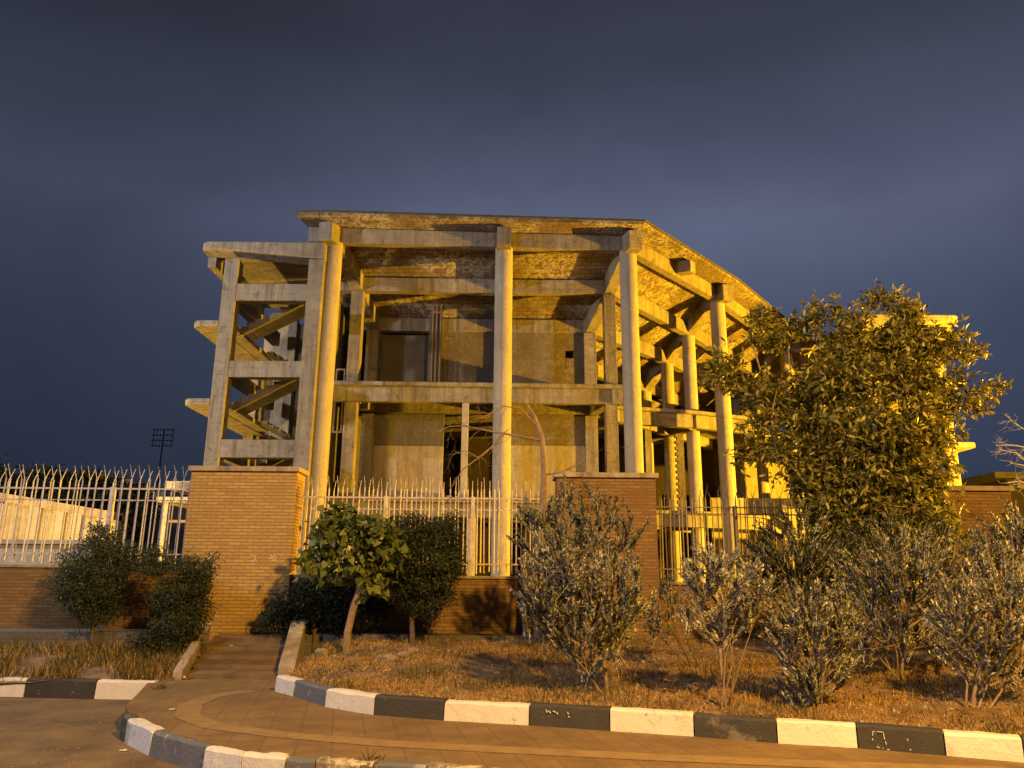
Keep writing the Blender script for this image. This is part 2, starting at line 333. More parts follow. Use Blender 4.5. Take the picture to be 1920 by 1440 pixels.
# ------------------------------------------------------------------ boundary wall
def pier(u0, u1, vt, zb, label, mat='brick', dep=.55, marks=None):
    a = P(u0, 1040, WY).x; b = P(u1, 1040, WY).x; zt = P((u0+u1)/2, vt, WY).z
    t = thing('brick_pier', label, 'brick pier', ((a+b)/2, WY+dep/2, zb), 'brick piers of the boundary wall')
    mb = MB(); mb.box(a, b, WY, WY+dep, zb-.25, zt); t2 = mb.build('brickwork', M[mat], t, .008)
    mb = MB(); mb.box(a-.05, b+.05, WY-.06, WY+dep+.05, zt, zt+.09); mb.build('coping', M['coping'], t, .012)
    return t, a, b, zt
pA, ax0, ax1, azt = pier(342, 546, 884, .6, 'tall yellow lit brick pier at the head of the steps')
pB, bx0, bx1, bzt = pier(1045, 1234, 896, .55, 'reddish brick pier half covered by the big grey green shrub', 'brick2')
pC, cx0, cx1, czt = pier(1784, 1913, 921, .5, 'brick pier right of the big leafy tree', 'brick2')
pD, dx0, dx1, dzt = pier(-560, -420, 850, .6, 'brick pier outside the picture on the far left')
# chalk marks on the yellow pier
mk = MB()
for (u, v, du, dv) in [(470,1042,10,1),(479,1045,-3,8),(470,1052,10,-2),(471,1058,7,0),(507,1040,5,7),(514,1038,-3,12),(519,1044,-14,4),(508,1052,10,-3),(388,1046,9,1),(390,1050,8,0)]:
    p = P(u, v, WY); q = P(u+du, v+dv, WY); e = (q-p).normalized(); t = e.cross(Vector((0,1,0))).normalized()*.006
    p.y = q.y = WY-.003; m2 = Vector((0,.02,0)); mk.hexa([p-t,q-t,q-t+m2,p-t+m2],[p+t,q+t,q+t+m2,p+t+m2])
mk.build('chalk_mark', M['litter'], [c for c in bpy.data.objects if c.parent == pA and c.name.startswith('brickwork')][0])
def lowwall(x0, x1, zb, zt, label, mat, base=None):
    t = thing('low_brick_wall', label, 'brick wall', ((x0+x1)/2, WY+.25, zb), 'low brick walls between the piers')
    mb = MB(); mb.box(x0+.003, x1-.003, WY+.12, WY+.42, zb-.25, zt-.05); mb.build('brickwork', M[mat], t)
    mb = MB(); mb.box(x0+.003, x1-.003, WY+.08, WY+.46, zt-.05, zt); mb.build('coping', M['coping'], t, .01)
    if base:
        mb = MB(); mb.box(x0+.01, x1-.01, WY-base[0], WY+.12, zb-.2, zb+base[1]); mb.build('footing', M['concd'], t, .02)
    return t
zA = P(100,1059,WY).z; zB = P(800,1079,WY).z; zC = P(1350,1092,WY).z
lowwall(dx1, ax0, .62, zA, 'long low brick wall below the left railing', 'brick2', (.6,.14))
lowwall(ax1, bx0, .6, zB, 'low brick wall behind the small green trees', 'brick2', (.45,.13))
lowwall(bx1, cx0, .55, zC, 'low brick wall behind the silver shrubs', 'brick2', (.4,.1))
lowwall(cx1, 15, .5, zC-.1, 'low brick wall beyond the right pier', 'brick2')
# railings: two staggered rows of bars, tops bent forward and back
def railing(x0, x1, zb, zr, label, mat, rows2, bend=.13, r=.012, sp=.158, dy=.085, top=.26, post=None):
    t = thing('steel_railing', label, 'railing', ((x0+x1)/2, WY+.27, zb), 'steel railings on the boundary wall')
    proto = {}
    n = int((x1-x0-.08)/sp)
    for row in (0, 1):
        yy = WY+.25 + (dy if row else 0); s = 1 if row else -1
        mb = MB(); ht = zr + (.16 if row == 0 else .13)
        mb.tube([(0,0,zb+(.06 if row else .04)), (0,0,ht)], [r,r], 8)
        mb.tube([(0,0,ht), (0, s*bend, ht+top)], [r*.62, r*.3], 8)
        off = Vector((0,0,0)); tt = {'_o': (0,0,0)}
        me = None
        for i in range(n):
            x = x0+.05+sp*(i+.5*row)
            if me is None:
                b = mb.build('bar', mat, None); me = b.data
            else:
                b = bpy.data.objects.new('bar', me); COL.objects.link(b)
            b.parent = t; b.location = Vector((x, yy, 0)) - t.location
            b.rotation_euler = (random.gauss(0,.004), random.gauss(0,.004), 0)
            if random.random() < .1: b.rotation_euler[1] = random.gauss(0,.02)
            b.location.z += random.uniform(-.02,.02)
    for (z, yo, hh) in rows2:
        mb = MB(); mb.box(x0+.004, x1-.004, WY+.25+yo-.012, WY+.25+yo+.012, z-hh, z+hh); mb.build('rail', mat, t)
    for x in (post or []):
        mb = MB(); mb.box(x-.03, x+.03, WY+.24, WY+.36, zb-.02, zr+.03); mb.build('post', mat, t, .004)
    return t
zr1 = P(180,913,WY).z; zr2 = P(800,931,WY).z; zr3 = P(1350,949,WY).z
railing(dx1, ax0, zA, zr1, 'lavender grey steel railing left of the tall yellow pier', M['steel'], [(zr1,.01,.014),(zr1-.20,.085,.01),(zA+.2,.01,.012)], post=[P(185,1000,WY).x], top=.24)
railing(ax1, bx0, zB, zr2, 'cream steel railing between the yellow pier and the reddish pier', M['steel2'], [(zr2,.01,.013),(zr2-.2,.085,.01),(zB+.2,.01,.013)], r=.0125, post=[P(884,1000,WY).x, P(716,1000,WY).x], top=.2)
railing(bx1, cx0, zC, zr3, 'dark steel railing between the reddish pier and the leafy tree', M['steeld'], [(zr3,.01,.010),(zr3-.115,.085,.012),(zC+.22,.01,.012)], bend=.24, top=.2, post=[P(1390,1000,WY).x])

# ------------------------------------------------------------------ the unfinished building
Zr = [13.24, 12.36, 11.44, 10.47, 9.4]; BD = .56          # underside of the ring beams and their depth
A = [(-6.45,25.6),(-6.0,28.1),(-5.72,30.2),(-5.4,32.5),(-5.0,35)]
B = [(-.33,25.9),(-.4,28.2),(-.5,30.3),(-.6,32.6),(-.7,35)]
Cc = [(4.2,26.1),(3.74,28.2),(3.18,30.3),(2.7,32.5),(2.3,35)]
D = [(8.8,31.2),(8.0,33.35),(7.28,34.8),(6.5,36.4),(5.5,38.2)]
E = [(14.3,38.5),(13.3,40.5),(12.5,42),(11.7,43.6),(10.5,45.6)]
G = [(18.8,44.8),(17.8,46.5),(17,48),(16,49.6),(15,51)]
L = [(-7.35,25.55),(-7.2,28.1),(-7.1,30.2),(-7.0,32.5),(-6.9,35)]
bld = thing('unfinished_building', 'abandoned concrete frame building with tall round columns and stepped brick soffit', 'building', (0,30,0))
lines = [L, A, B, Cc, D, E, G]
def v3(p, z): return Vector((p[0], p[1], z))
def roundcol(p, z0, z1, r):
    mb = MB(); mb.tube([v3(p,z0), v3(p,z1)], [r*1.0, r], 28)
    z = z0+2.3
    while z < z1-.8: mb.tube([v3(p,z), v3(p,z+.02), v3(p,z+.05), v3(p,z+.07)], [r, r+.012, r+.012, r], 28, False); z += 2.9
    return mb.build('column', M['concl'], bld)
def sqcol(p, z0, z1, w=.46, d=.46, m='conc'):
    mb = MB(); mb.box(p[0]-w/2, p[0]+w/2, p[1]-d/2, p[1]+d/2, z0, z1); return mb.build('column', M[m], bld, .015)
ZF2, ZF1 = 8.7, 4.4
for p in (A[0], B[0], Cc[0], D[0], E[0], G[0]): roundcol(p, -.05, Zr[0]+.03, .315)
for p in (A[1], Cc[1]):
    sqcol(p, ZF2, Zr[1]+.02); sqcol((p[0]-.02*(p[0] > 0), p[1]), ZF1, ZF2-.72); sqcol(p, -.05, ZF1-.6)
sqcol(B[1], ZF2, Zr[1]+.02); sqcol(B[1], ZF1, ZF2-.72)
for p in (A[2], B[2], Cc[2]): sqcol(p, ZF2, Zr[2]+.02, .5, .5); sqcol(p, ZF1, ZF2-.72, .5, .5); sqcol(p, -.05, ZF1-.6, .5, .5)
for Q in (D, E):
    for j, zt in ((1, Zr[1]), (2, Zr[2]), (3, Zr[3])):
        roundcol(Q[j], ZF2, zt+.02, .29); roundcol(Q[j], -.05, ZF2-.72, .29)
sqcol(Cc[3], ZF2, Zr[3]+.02, .4, .4); sqcol((6.0,33.4), ZF1, ZF2-.3, .3, .3)
# rings
for j in range(5):
    for a, b in zip(lines, lines[1:]):
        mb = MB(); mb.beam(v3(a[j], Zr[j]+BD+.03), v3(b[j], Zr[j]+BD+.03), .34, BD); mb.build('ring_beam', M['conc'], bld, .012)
# radial rakers with projecting heads
for li, Q in enumerate(lines[1:]):
    p0 = Vector((*Q[0], 0)); dirr = (p0 - Vector((*Q[1], 0))).normalized()
    if Q is B: dirr = Vector((0,-1,0))
    if Q is Cc: dirr = Vector((.22,-.975,0))
    head = p0 + dirr*.82; mb = MB()
    z0 = Zr[0]+BD+.06
    mb.beam((head.x,head.y,z0-.1), (p0.x,p0.y,z0), .5, .70); mb.build('beam_head', M['conc'], bld, .012)
    for j in range(4):
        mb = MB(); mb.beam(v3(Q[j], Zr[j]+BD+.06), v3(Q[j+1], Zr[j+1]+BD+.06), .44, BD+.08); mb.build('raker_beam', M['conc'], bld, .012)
# outer rib heads halfway along the right wing
def ribhead(a, b, t):
    p = Vector((*a,0)).lerp(Vector((*b,0)), t); d = Vector((b[0]-a[0], b[1]-a[1], 0)).normalized(); n = Vector((d.y,-d.x,0)); z = Zr[0]+BD+.07
    mb = MB(); q = p+n*.85; mb.beam((q.x,q.y,z-.1), (p.x,p.y,z), .42, .48); mb.build('beam_head', M['conc'], bld, .012)
ribhead(Cc[0], D[0], .48); ribhead(D[0], E[0], .42); ribhead(E[0], G[0], .5)
# soffit panels
def panel(name, q, th, mat):
    mb = MB(); up = Vector((0,0,th)); mb.hexa(q, [p+up for p in q]); return mb.build(name, M[mat], bld)
for j in range(4):
    for a, b in zip(lines, lines[1:]):
        z0 = Zr[j]+BD+.05; z1 = Zr[j+1]+BD+.05
        panel('soffit_panel', [v3(a[j],z0), v3(b[j],z0), v3(b[j+1],z1), v3(a[j+1],z1)], .22, 'soffit')
outer = []
ring0 = [Vector((*Q[0], 0)) for Q in lines]
def edge_off(i, d):
    p = ring0[i]; ns = []
    for a, b in ((i-1,i),(i,i+1)):
        if a < 0 or b >= len(ring0): continue
        t = (ring0[b]-ring0[a]).normalized(); ns.append(Vector((t.y,-t.x,0)))
    n = sum(ns, Vector()).normalized(); return p + n*(d/max(.3, n.dot(ns[0])))
outer = [edge_off(i, 1.0) for i in range(len(lines))]
outer[0] = Vector((-7.62, 24.65, 0))
for i in range(len(lines)-1):
    z0 = Zr[0]+BD+.05; z1 = z0+.06
    panel('eaves_panel', [Vector((*outer[i][:2],z1)), Vector((*outer[i+1][:2],z1)), v3(lines[i+1][0],z0), v3(lines[i][0],z0)], .1, 'soffit')
    o1 = outer[i].lerp(Vector((*lines[i][0],0)), -.06); o2 = outer[i+1].lerp(Vector((*lines[i+1][0],0)), -.06)
    mb = MB(); i1 = v3(lines[i][0], z0+.112); i2 = v3(lines[i+1][0], z0+.112)
    mb.hexa([Vector((*o1[:2],z1+.102)), Vector((*o2[:2],z1+.102)), i2, i1], [Vector((*o1[:2],z1+.17)), Vector((*o2[:2],z1+.17)), i2+Vector((0,0,.06)), i1+Vector((0,0,.06))])
    mb.build('roof_lip', M['roadside'], bld)
# floors
F2 = [(-6.75,27.55),(4.25,27.75),(4.45,31.3),(7.95,32.2),(10.7,33.4),(14.6,38.9),(19,46),(12,52),(-8,44),(-7.1,33)]
F1 = [(-6.9,27.5),(4.3,27.75),(4.6,31.2),(8.2,32.1),(10.9,33.4),(14.8,38.9),(19,46),(12,52),(-8,44),(-7.1,33)]
mb = MB(); mb.prism(F2, ZF2-.15, ZF2); mb.build('floor_slab', M['conc'], bld, .02)
mb = MB(); mb.prism(F1, ZF1-.14, ZF1); mb.build('floor_slab', M['conc'], bld, .02)
def edgebeams(poly, zt, h, ins=.38):
    for a, b in zip(poly[:6], poly[1:7]):
        d = Vector((b[0]-a[0], b[1]-a[1], 0)).normalized(); n = Vector((-d.y, d.x, 0))*ins
        mb = MB(); mb.beam(Vector((*a,zt))+n+d*.1, Vector((*b,zt))+n-d*.1, .3, h); mb.build('edge_beam', M['conc'], bld, .012)
edgebeams(F2, ZF2-.152, .56); edgebeams(F1, ZF1-.142, .5)
for (a, b) in ((A[1], A[3]), (B[1], B[3]), (Cc[1], Cc[3]), (D[1], D[4]), (E[1], E[4])):
    for zt in (ZF2-.153, ZF1-.143):
        mb = MB(); mb.beam(v3(a, zt), v3(b, zt), .4, .52); mb.build('floor_beam', M['conc'], bld, .012)
for (a, b) in ((A[2], B[2]), (B[2], Cc[2]), (Cc[2], D[2]), (D[2], E[2])):
    for zt in (ZF2-.154, ZF1-.144):
        mb = MB(); mb.beam(v3(a, zt), v3(b, zt), .32, .5); mb.build('floor_beam', M['conc'], bld, .012)
# rubble and dirt line on the first floor edge
mb = MB()
for k in range(260):
    x = random.uniform(-6.6, 4.1); y = 27.62+random.uniform(0,.35); s = random.uniform(.03,.1)
    mb.box(x-s, x+s, y-s*.7, y+s*.7, ZF1, ZF1+s*random.uniform(.6,1.6))
mb.build('rubble', M['rock'], bld)
# infill walls, upper storey on ring 3
def X(u, v, Y): return P(u, v, Y).x
yw = 30.15
def wall(name, x0, x1, z0, z1, mat, y=yw, th=.22, hole=None):
    mb = MB()
    if hole:
        hx0, hx1, hz0, hz1 = hole
        mb.box(x0, hx0, y, y+th, z0, z1); mb.box(hx1, x1, y, y+th, z0, z1)
        mb.box(hx0, hx1, y, y+th, hz1, z1)
        if hz0 > z0: mb.box(hx0, hx1, y, y+th, z0, hz0)
    else: mb.box(x0, x1, y, y+th, z0, z1)
    return mb.build(name, M[mat], bld)
zt3 = Zr[2]+.04
xs1 = X(806,650,yw); xs2 = X(826,650,yw)
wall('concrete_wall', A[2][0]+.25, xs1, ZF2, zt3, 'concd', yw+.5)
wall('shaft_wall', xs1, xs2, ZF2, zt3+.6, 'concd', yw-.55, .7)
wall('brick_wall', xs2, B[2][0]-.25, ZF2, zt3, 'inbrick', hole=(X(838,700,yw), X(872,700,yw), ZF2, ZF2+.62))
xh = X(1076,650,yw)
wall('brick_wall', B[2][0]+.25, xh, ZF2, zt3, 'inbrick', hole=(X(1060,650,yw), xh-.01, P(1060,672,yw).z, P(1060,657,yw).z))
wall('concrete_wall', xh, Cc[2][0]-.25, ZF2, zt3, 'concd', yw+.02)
# pipes at the shaft
for k, u in enumerate((811,818,826)):
    p = P(u, 640, yw-.62); mb = MB(); mb.tube([(p.x,yw-.62,ZF2+.25+.1*k),(p.x,yw-.62,zt3+1.0)], [.045,.045], 10); mb.build('pipe', M['bark'], bld)
# lower storey
zl = ZF2-.62
wall('plaster_wall', A[2][0]+.25, X(830,860,yw), ZF1, P(760,836,yw).z, 'plaster')
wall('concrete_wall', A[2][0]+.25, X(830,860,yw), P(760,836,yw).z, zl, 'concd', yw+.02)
wall('plaster_wall', X(948,860,yw), Cc[2][0]-.25, ZF1, P(1040,836,yw).z, 'plaster')
wall('brick_wall', X(948,820,yw), Cc[2][0]-.25, P(1040,836,yw).z, zl, 'inbrick', yw+.01)
# posts at the front of the lower storeys
p = P(871, 850, 28.1); mb = MB(); mb.box(p.x-.12, p.x+.12, 27.95, 28.35, ZF1, ZF2-.7); mb.build('post', M['concl'], bld, .01)
p = P(884, 1020, 28.1); mb = MB(); mb.box(p.x-.13, p.x+.13, 27.95, 28.3, -.05, ZF1-.63); mb.build('post', M['concl'], bld, .01)
# door frame left of the second row, rear walls closing the view
for (za, zb) in ((ZF2-1.9, ZF2-.2), (ZF2, ZF2+.55)):
    mb = MB(); xa = X(627,740,27.9); xb = X(642,740,27.9)
    mb.box(xa, xa+.05, 27.9, 27.98, za, zb); mb.box(xb, xb+.05, 27.9, 27.98, za, zb); mb.box(xa+.05, xb, 27.9, 27.98, za, za+.06); mb.box(xa+.05, xb, 27.9, 27.98, zb-.06, zb)
    mb.build('frame', M['steeld'], bld)
mb = MB(); mb.box(-7.0, 10.5, 38.6, 38.85, -.05, 9.6); mb.build('rear_wall', M['dark'], bld)  # near-black colour stands in for the unlit interior
mb = MB(); mb.box(10.6, 21, 46, 46.3, -.05, 9.3); mb.build('rear_wall', M['plaster'], bld)
mb = MB(); mb.box(-7.05, -6.85, 28.6, 38.6, -.05, 12.3); mb.build('side_wall', M['concd'], bld)
mb = MB(); mb.box(9.6, 16.5, 37.2, 37.45, -.05, 5.5); mb.build('plaster_wall', M['plaster'], bld)
# brick stringcourse seen low in the right wing and the toothed brick end
mb = MB(); p = P(1279, 900, 33)
for k in range(26): 
    z = ZF1+.02+k*.13; mb.box(p.x-.14-(.08 if k % 2 else 0), p.x+.14, 33, 33.25, z, z+.128)
mb.build('toothed_brick_pier', M['inbrick'], bld)

# ------------------------------------------------------------------ stair towers
def tower(px, Y0, sx, label, wallx):
    # px = x of the outer post, sx = +1 when the tower continues to the right
    t = thing('stair_tower', label, 'stair tower', (px, Y0, 0), 'open concrete stair towers')
    def bx(x0, x1, y0, y1, z0, z1, name, mat='conc', bev=.015):
        a, b = px+sx*x0, px+sx*x1; mb = MB(); mb.box(min(a,b), max(a,b), Y0+y0, Y0+y1, z0, z1); return mb.build(name, M[mat], t, bev)
    W = 2.95
    bx(-.24, .24, 0, .5, -.05, 12.42, 'post'); bx(W-.26, W+.26, 0, .5, -.05, 12.42, 'post')
    bx(-1.0, -.6, 5.6, 6.0, -.05, 9.8, 'post'); bx(.35, .7, 5.95, 6.3, -.05, 12.4, 'post')
    for zt, h in ((11.5,.62),(8.72,.57),(6.02,.6),(3.3,.6)):
        bx(.24, W-.26, .03, .42, zt-h, zt, 'beam')
        bx(.243-.4, .243-.1, .5, 5.6, zt-h+.05, zt-.03, 'beam')
    # roof slab and half landings: rounded outer corner
    def land(z0, z1, xin, yb, name):
        x0 = -1.17; pts = []
        rr = .34
        for k in range(7): a = math.pi*(1+.5*k/6); pts.append((x0+rr+rr*math.cos(a), rr+rr*math.sin(a)))
        pts += [(xin,0),(xin,yb),(x0,yb)]
        pts = [(px+sx*x, Y0-.02+y) for x, y in pts]
        if sx < 0: pts = pts[::-1]
        mb = MB(); mb.prism(pts, z0, z1)
        if z1-z0 > .5: mb.v = [(x, y, (z0+.36 if (z < z1-.1 and sx*(x-px) < -.26) else z)) for x, y, z in mb.v]
        return mb.build(name, M['conc'], t, .05)
    land(12.42, 13.07, W+.28, .75, 'roof_beam'); 
    bx(-1.12, W+.2, .73, 6.3, 12.85, 13.0, 'roof_slab')
    bx(-1.15, -.85, .73, 6.3, 12.42, 12.84, 'roof_beam')
    for z in (9.85, 7.1, 4.3):
        land(z+.08, z+.3, -.25, 6.0, 'landing'); bx(-.249, .2, .52, 5.0, z+.1, z+.28, 'landing')
    # flights
    def flight(xa, za, xb, zb, ya, yb):
        n = 9; mb = MB(); dx = (xb-xa)/n; dz = (zb-za)/n
        for i in range(n):
            x0, x1 = px+sx*(xa+dx*i), px+sx*(xa+dx*(i+1)); zt = max(za+dz*i, za+dz*(i+1))
            u0 = za+dz*i-.16; u1 = za+dz*(i+1)-.16
            lo, hi = (x0,u0), (x1,u1)
            if x0 > x1: lo, hi = (x1,u1), (x0,u0)
            mb.hexa([(lo[0],Y0+ya,lo[1]),(hi[0],Y0+ya,hi[1]),(hi[0],Y0+yb,hi[1]),(lo[0],Y0+yb,lo[1])], [(lo[0],Y0+ya,zt),(hi[0],Y0+ya,zt),(hi[0],Y0+yb,zt),(lo[0],Y0+yb,zt)])
        mb.build('stair_flight', M['concd'], t)
    for zl, zu, zd in ((10.1,11.45,8.7),(7.35,8.7,6.0),(4.55,6.0,3.2)):
        flight(.1, zl, W-.3, zu, 1.0, 2.1); flight(.3, zl, W-.2, zd, 3.6, 4.6)
    if wallx: 
        a, b = wallx; bx(a, 1.25, 6.32, 6.55, -.05, 12.15, 'rear_wall', 'plaster', 0); bx(1.25, b, 6.5, 6.75, -.05, 12.15, 'rear_wall', 'dark', 0)  # inner part coloured dark to stand in for the shadow there
    return t
tower(-9.83, 25.0, 1, 'open concrete stair tower with zigzag flights left of the building', (-.75, 3.2))
tower(P(1765,700,32).x, 32.0, -1, 'concrete stair tower mostly hidden behind the big leafy tree', (-.75, 3.2))

# ------------------------------------------------------------------ background of the left yard
def boxthing(name, label, cat, Y, u0, u1, vt, vb, depth, mat, group=None):
    a = P(u0,(vt+vb)/2,Y); b = P(u1,(vt+vb)/2,Y); zt = P((u0+u1)/2,vt,Y).z; zb = -.05 if vb is None else vb
    mb = MB(); mb.box(a.x, b.x, Y, Y+depth, -.05, zt); return a.x, b.x, zt, mb
# arcade wall
t = thing('yard_wall', 'pale yard wall with bright pilasters seen through the left railing', 'wall', (-22,34,0))
Yw = 34
mb = MB(); xa = P(-260,960,Yw).x; xb = P(222,960,Yw).x
zt0 = P(-40,925,Yw).z; zt1 = P(222,966,Yw).z
mb.hexa([(xa,Yw,-.05),(xb,Yw,-.05),(xb,Yw+.4,-.05),(xa,Yw+.4,-.05)], [(xa,Yw,zt0+.8),(xb,Yw,zt1),(xb,Yw+.4,zt1),(xa,Yw+.4,zt0+.8)]); mb.build('brickwork', M['plaster'], t)
mb = MB(); mb.beam((xa,Yw+.1,zt0+.95), (xb,Yw+.1,zt1+.12), .9, .35); mb.build('cornice', M['coping'], t)
for u in (-120,-60,0,68,115,149,196):
    p = P(u,980,Yw); mb = MB(); mb.box(p.x-.22,p.x+.22,Yw-.3,Yw-.002,-.05,P(u,945+u*.08,Yw).z); mb.build('pilaster', M['concl'], t)
t = thing('low_yard_wall', 'low cream wall behind the bottom of the left railing', 'wall', (-16,22,0))
mb = MB(); xa = P(-260,1030,22).x; xb = P(200,1030,22).x; mb.box(xa,xb,22,22.3,-.05,P(60,1020,22).z); mb.build('wall_face', M['plaster'], t)
mb = MB(); mb.box(xa,xb,21.9,22.4,P(60,1020,22).z,P(60,1012,22).z); mb.build('coping', M['coping'], t)
# tan building
t = thing('yard_building', 'tan rendered building with stepped roof edge behind the left railing', 'building', (-20,44,0))
Yb = 44; pts = [(205,897),(240,900),(262,908),(285,915),(304,925)]
for i in range(4):
    (u0,v0),(u1,v1) = pts[i], pts[i+1]; a = P(u0,960,Yb).x; b = P(u1,960,Yb).x; z = P((u0+u1)/2,(v0+v1)/2,Yb).z
    mb = MB(); mb.box(a+.002,b-.002,Yb,Yb+6,-.05,z); mb.build('wall', M['plaster'], t)
    mb = MB(); mb.box(a-.1,b+.1,Yb-.25,Yb+.6,z-.5-.01*i,z-.12-.01*i); mb.build('cornice', M['coping'], t)
mb = MB(); p = P(268,990,Yb); mb.box(p.x-.5,p.x+.5,Yb-.08,Yb-.004,-.05,P(268,975,Yb).z); mb.build('door', M['steeld'], t)
mb = MB(); p = P(230,940,Yb); mb.box(p.x-.5,p.x+.5,Yb-.08,Yb-.004,P(230,958,Yb).z,P(230,942,Yb).z); mb.build('window', M['steeld'], t)
# pavilion
t = thing('concrete_pavilion', 'small bright concrete shelter with two flat slabs beside the yellow pier', 'shelter', (-14,31,0))
Yp = 31
xa = P(308,960,Yp).x; xb = P(372,960,Yp).x
for (v0,v1,u0) in ((905,920,324),(934,944,306)):
    mb = MB(); mb.box(P(u0,v0,Yp).x, xb, Yp-.6, Yp+2.4, P(330,v1,Yp).z, P(330,v0,Yp).z); mb.build('slab', M['concl'], t, .03)
mb = MB(); mb.box(xa+.1, xa+.3, Yp-.4, Yp-.15, -.05, P(330,944,Yp).z); mb.build('post', M['concl'], t)
mb = MB(); mb.box(xa+.3, xb, Yp+1.6, Yp+1.8, -.05, P(330,952,Yp).z); mb.build('wall', M['plaster'], t)
mb = MB(); mb.box(xa+.3, xb, Yp-.35, Yp-.2, P(330,981,Yp).z, P(330,976,Yp).z); mb.build('rail', M['steeld'], t)
mb = MB(); mb.box(xb-.55, xb-.15, Yp+.2, Yp+.5, P(330,944,Yp).z, P(330,920,Yp).z); mb.build('post', M['concl'], t)
# floodlight mast far away
Ym = 120; base = P(299,880,Ym); t = thing('floodlight_mast', 'distant unlit floodlight mast with a wide lamp rack against the sky', 'floodlight mast', (base.x,Ym,0))
mb = MB(); mb.tube([(base.x,Ym,-.05),(base.x,Ym,P(299,806,Ym).z)], [.22,.12], 10); mb.build('pole', M['steeld'], t)
mb = MB(); z0 = P(299,836,Ym).z; z1 = P(299,806,Ym).z
for k in range(4): z = z0+(z1-z0)*k/3; mb.box(base.x-1.6,base.x+1.6,Ym-.2,Ym-.1,z-.03,z+.03)
for s in (-1.5,0,1.5): mb.box(base.x+s-.05,base.x+s+.05,Ym-.1,Ym,z0-.2,z1+.2)
rack = mb.build('rack', M['steeld'], t)
for k in range(4):
    for i in range(6):
        x = base.x-1.4+i*.56; z = z0+(z1-z0)*k/3
        mb = MB(); mb.tube([(x,Ym-.2,z),(x,Ym-.5,z-.08)], [.08,.17], 10); mb.build('lamp', M['steeld'], rack)
# building at the far right
t = thing('distant_building', 'dark flat roofed building beyond the right pier', 'building', (40,60,0)); Yd = 60
x0 = P(1872,900,Yd).x
mb = MB(); mb.box(x0+.6,x0+9,Yd,Yd+8,-.05,P(1900,898,Yd).z); mb.build('wall', M['dark'], t)  # colour darkened so the wall looks unlit despite the yard lamp
mb = MB(); mb.box(x0-.6,x0+9.4,Yd-.6,Yd+8.2,P(1900,898,Yd).z,P(1900,887,Yd).z); mb.build('roof', M['roadside'], t)
for k in range(3): mb = MB(); mb.box(x0+1.4+k*2,x0+2.6+k*2,Yd-.06,Yd-.003,P(1900,915,Yd).z,P(1900,903,Yd).z); mb.build('window', M['steeld'], t)

# ------------------------------------------------------------------ plants
def leaves(name, mat, pos, ax, nor, Ls, Ws, tmpl, parent, curl=.15):
    n = len(pos); tm = np.array(tmpl, float); k = len(tm)
    ax = ax/np.linalg.norm(ax, axis=1, keepdims=True); sd = np.cross(ax, nor); sd /= np.linalg.norm(sd, axis=1, keepdims=True)+1e-9
    nn = np.cross(sd, ax)
    V = pos[:,None,:] + ax[:,None,:]*(tm[None,:,0,None]*Ls[:,None,None]) + sd[:,None,:]*(tm[None,:,1,None]*Ws[:,None,None]) \
        - nn[:,None,:]*((tm[None,:,0,None]**2*curl + np.abs(tm[None,:,1,None])*-.25*(Ws/Ls)[:,None,None])*Ls[:,None,None])
    me = bpy.data.meshes.new(name); off = np.array(parent['_o'])
    V = V.reshape(-1,3)-off
    me.vertices.add(n*k); me.vertices.foreach_set('co', V.ravel().astype(np.float32))
    me.loops.add(n*k); me.loops.foreach_set('vertex_index', np.arange(n*k, dtype=np.int32))
    me.polygons.add(n); me.polygons.foreach_set('loop_start', np.arange(0,n*k,k,dtype=np.int32)); me.polygons.foreach_set('loop_total', np.full(n,k,dtype=np.int32))
    me.materials.append(mat); me.update(calc_edges=True); me.validate()
    o = bpy.data.objects.new(name, me); COL.objects.link(o); o.parent = parent if parent.name in COL.objects else None
    return o
T_OVAL = [(0,0),(.3,.4),(.65,.42),(1,0),(.65,-.42),(.3,-.4)]
T_HEART = [(0.05,0),(-.05,.3),(.15,.5),(.5,.45),(1,0),(.5,-.45),(.15,-.5),(-.05,-.3)]
T_PALM = [(0,0),(.1,.5),(.3,.13),(.7,.6),(.55,.12),(1.1,0),(.55,-.12),(.7,-.6),(.3,-.13),(.1,-.5)]
T_THIN = [(0,0),(.4,.5),(1,0),(.4,-.5)]
def rdir(n, up=0):
    d = RS.normal(size=(n,3)); d /= np.linalg.norm(d, axis=1, keepdims=True); d[:,2] += up; return d/np.linalg.norm(d, axis=1, keepdims=True)
def blob_points(blobs, Y, n, ppm, dr=1.0):
    """blobs: (u, v, ru, rv) crown clumps of the photo, given real depth"""
    w = np.array([b[2]*b[3]*min(b[2],b[3])**.5 for b in blobs], float); w /= w.sum(); out = []
    cs = [P(b[0], b[1], Y + (b[4] if len(b) > 4 else 0)) for b in blobs]
    while len(out) < n:
        i = RS.choice(len(blobs), p=w); b = blobs[i]; c = cs[i]
        d = RS.normal(size=3); d /= np.linalg.norm(d); r = RS.uniform(.1,1)**.42*(1.14 if RS.rand() < .14 else 1)
        rx, rz = b[2]/ppm, b[3]/ppm; ry = min(rx, rz*1.2)*dr
        out.append((c.x+d[0]*r*rx, c.y+d[1]*r*ry, c.z+d[2]*r*rz))
    return np.array(out)
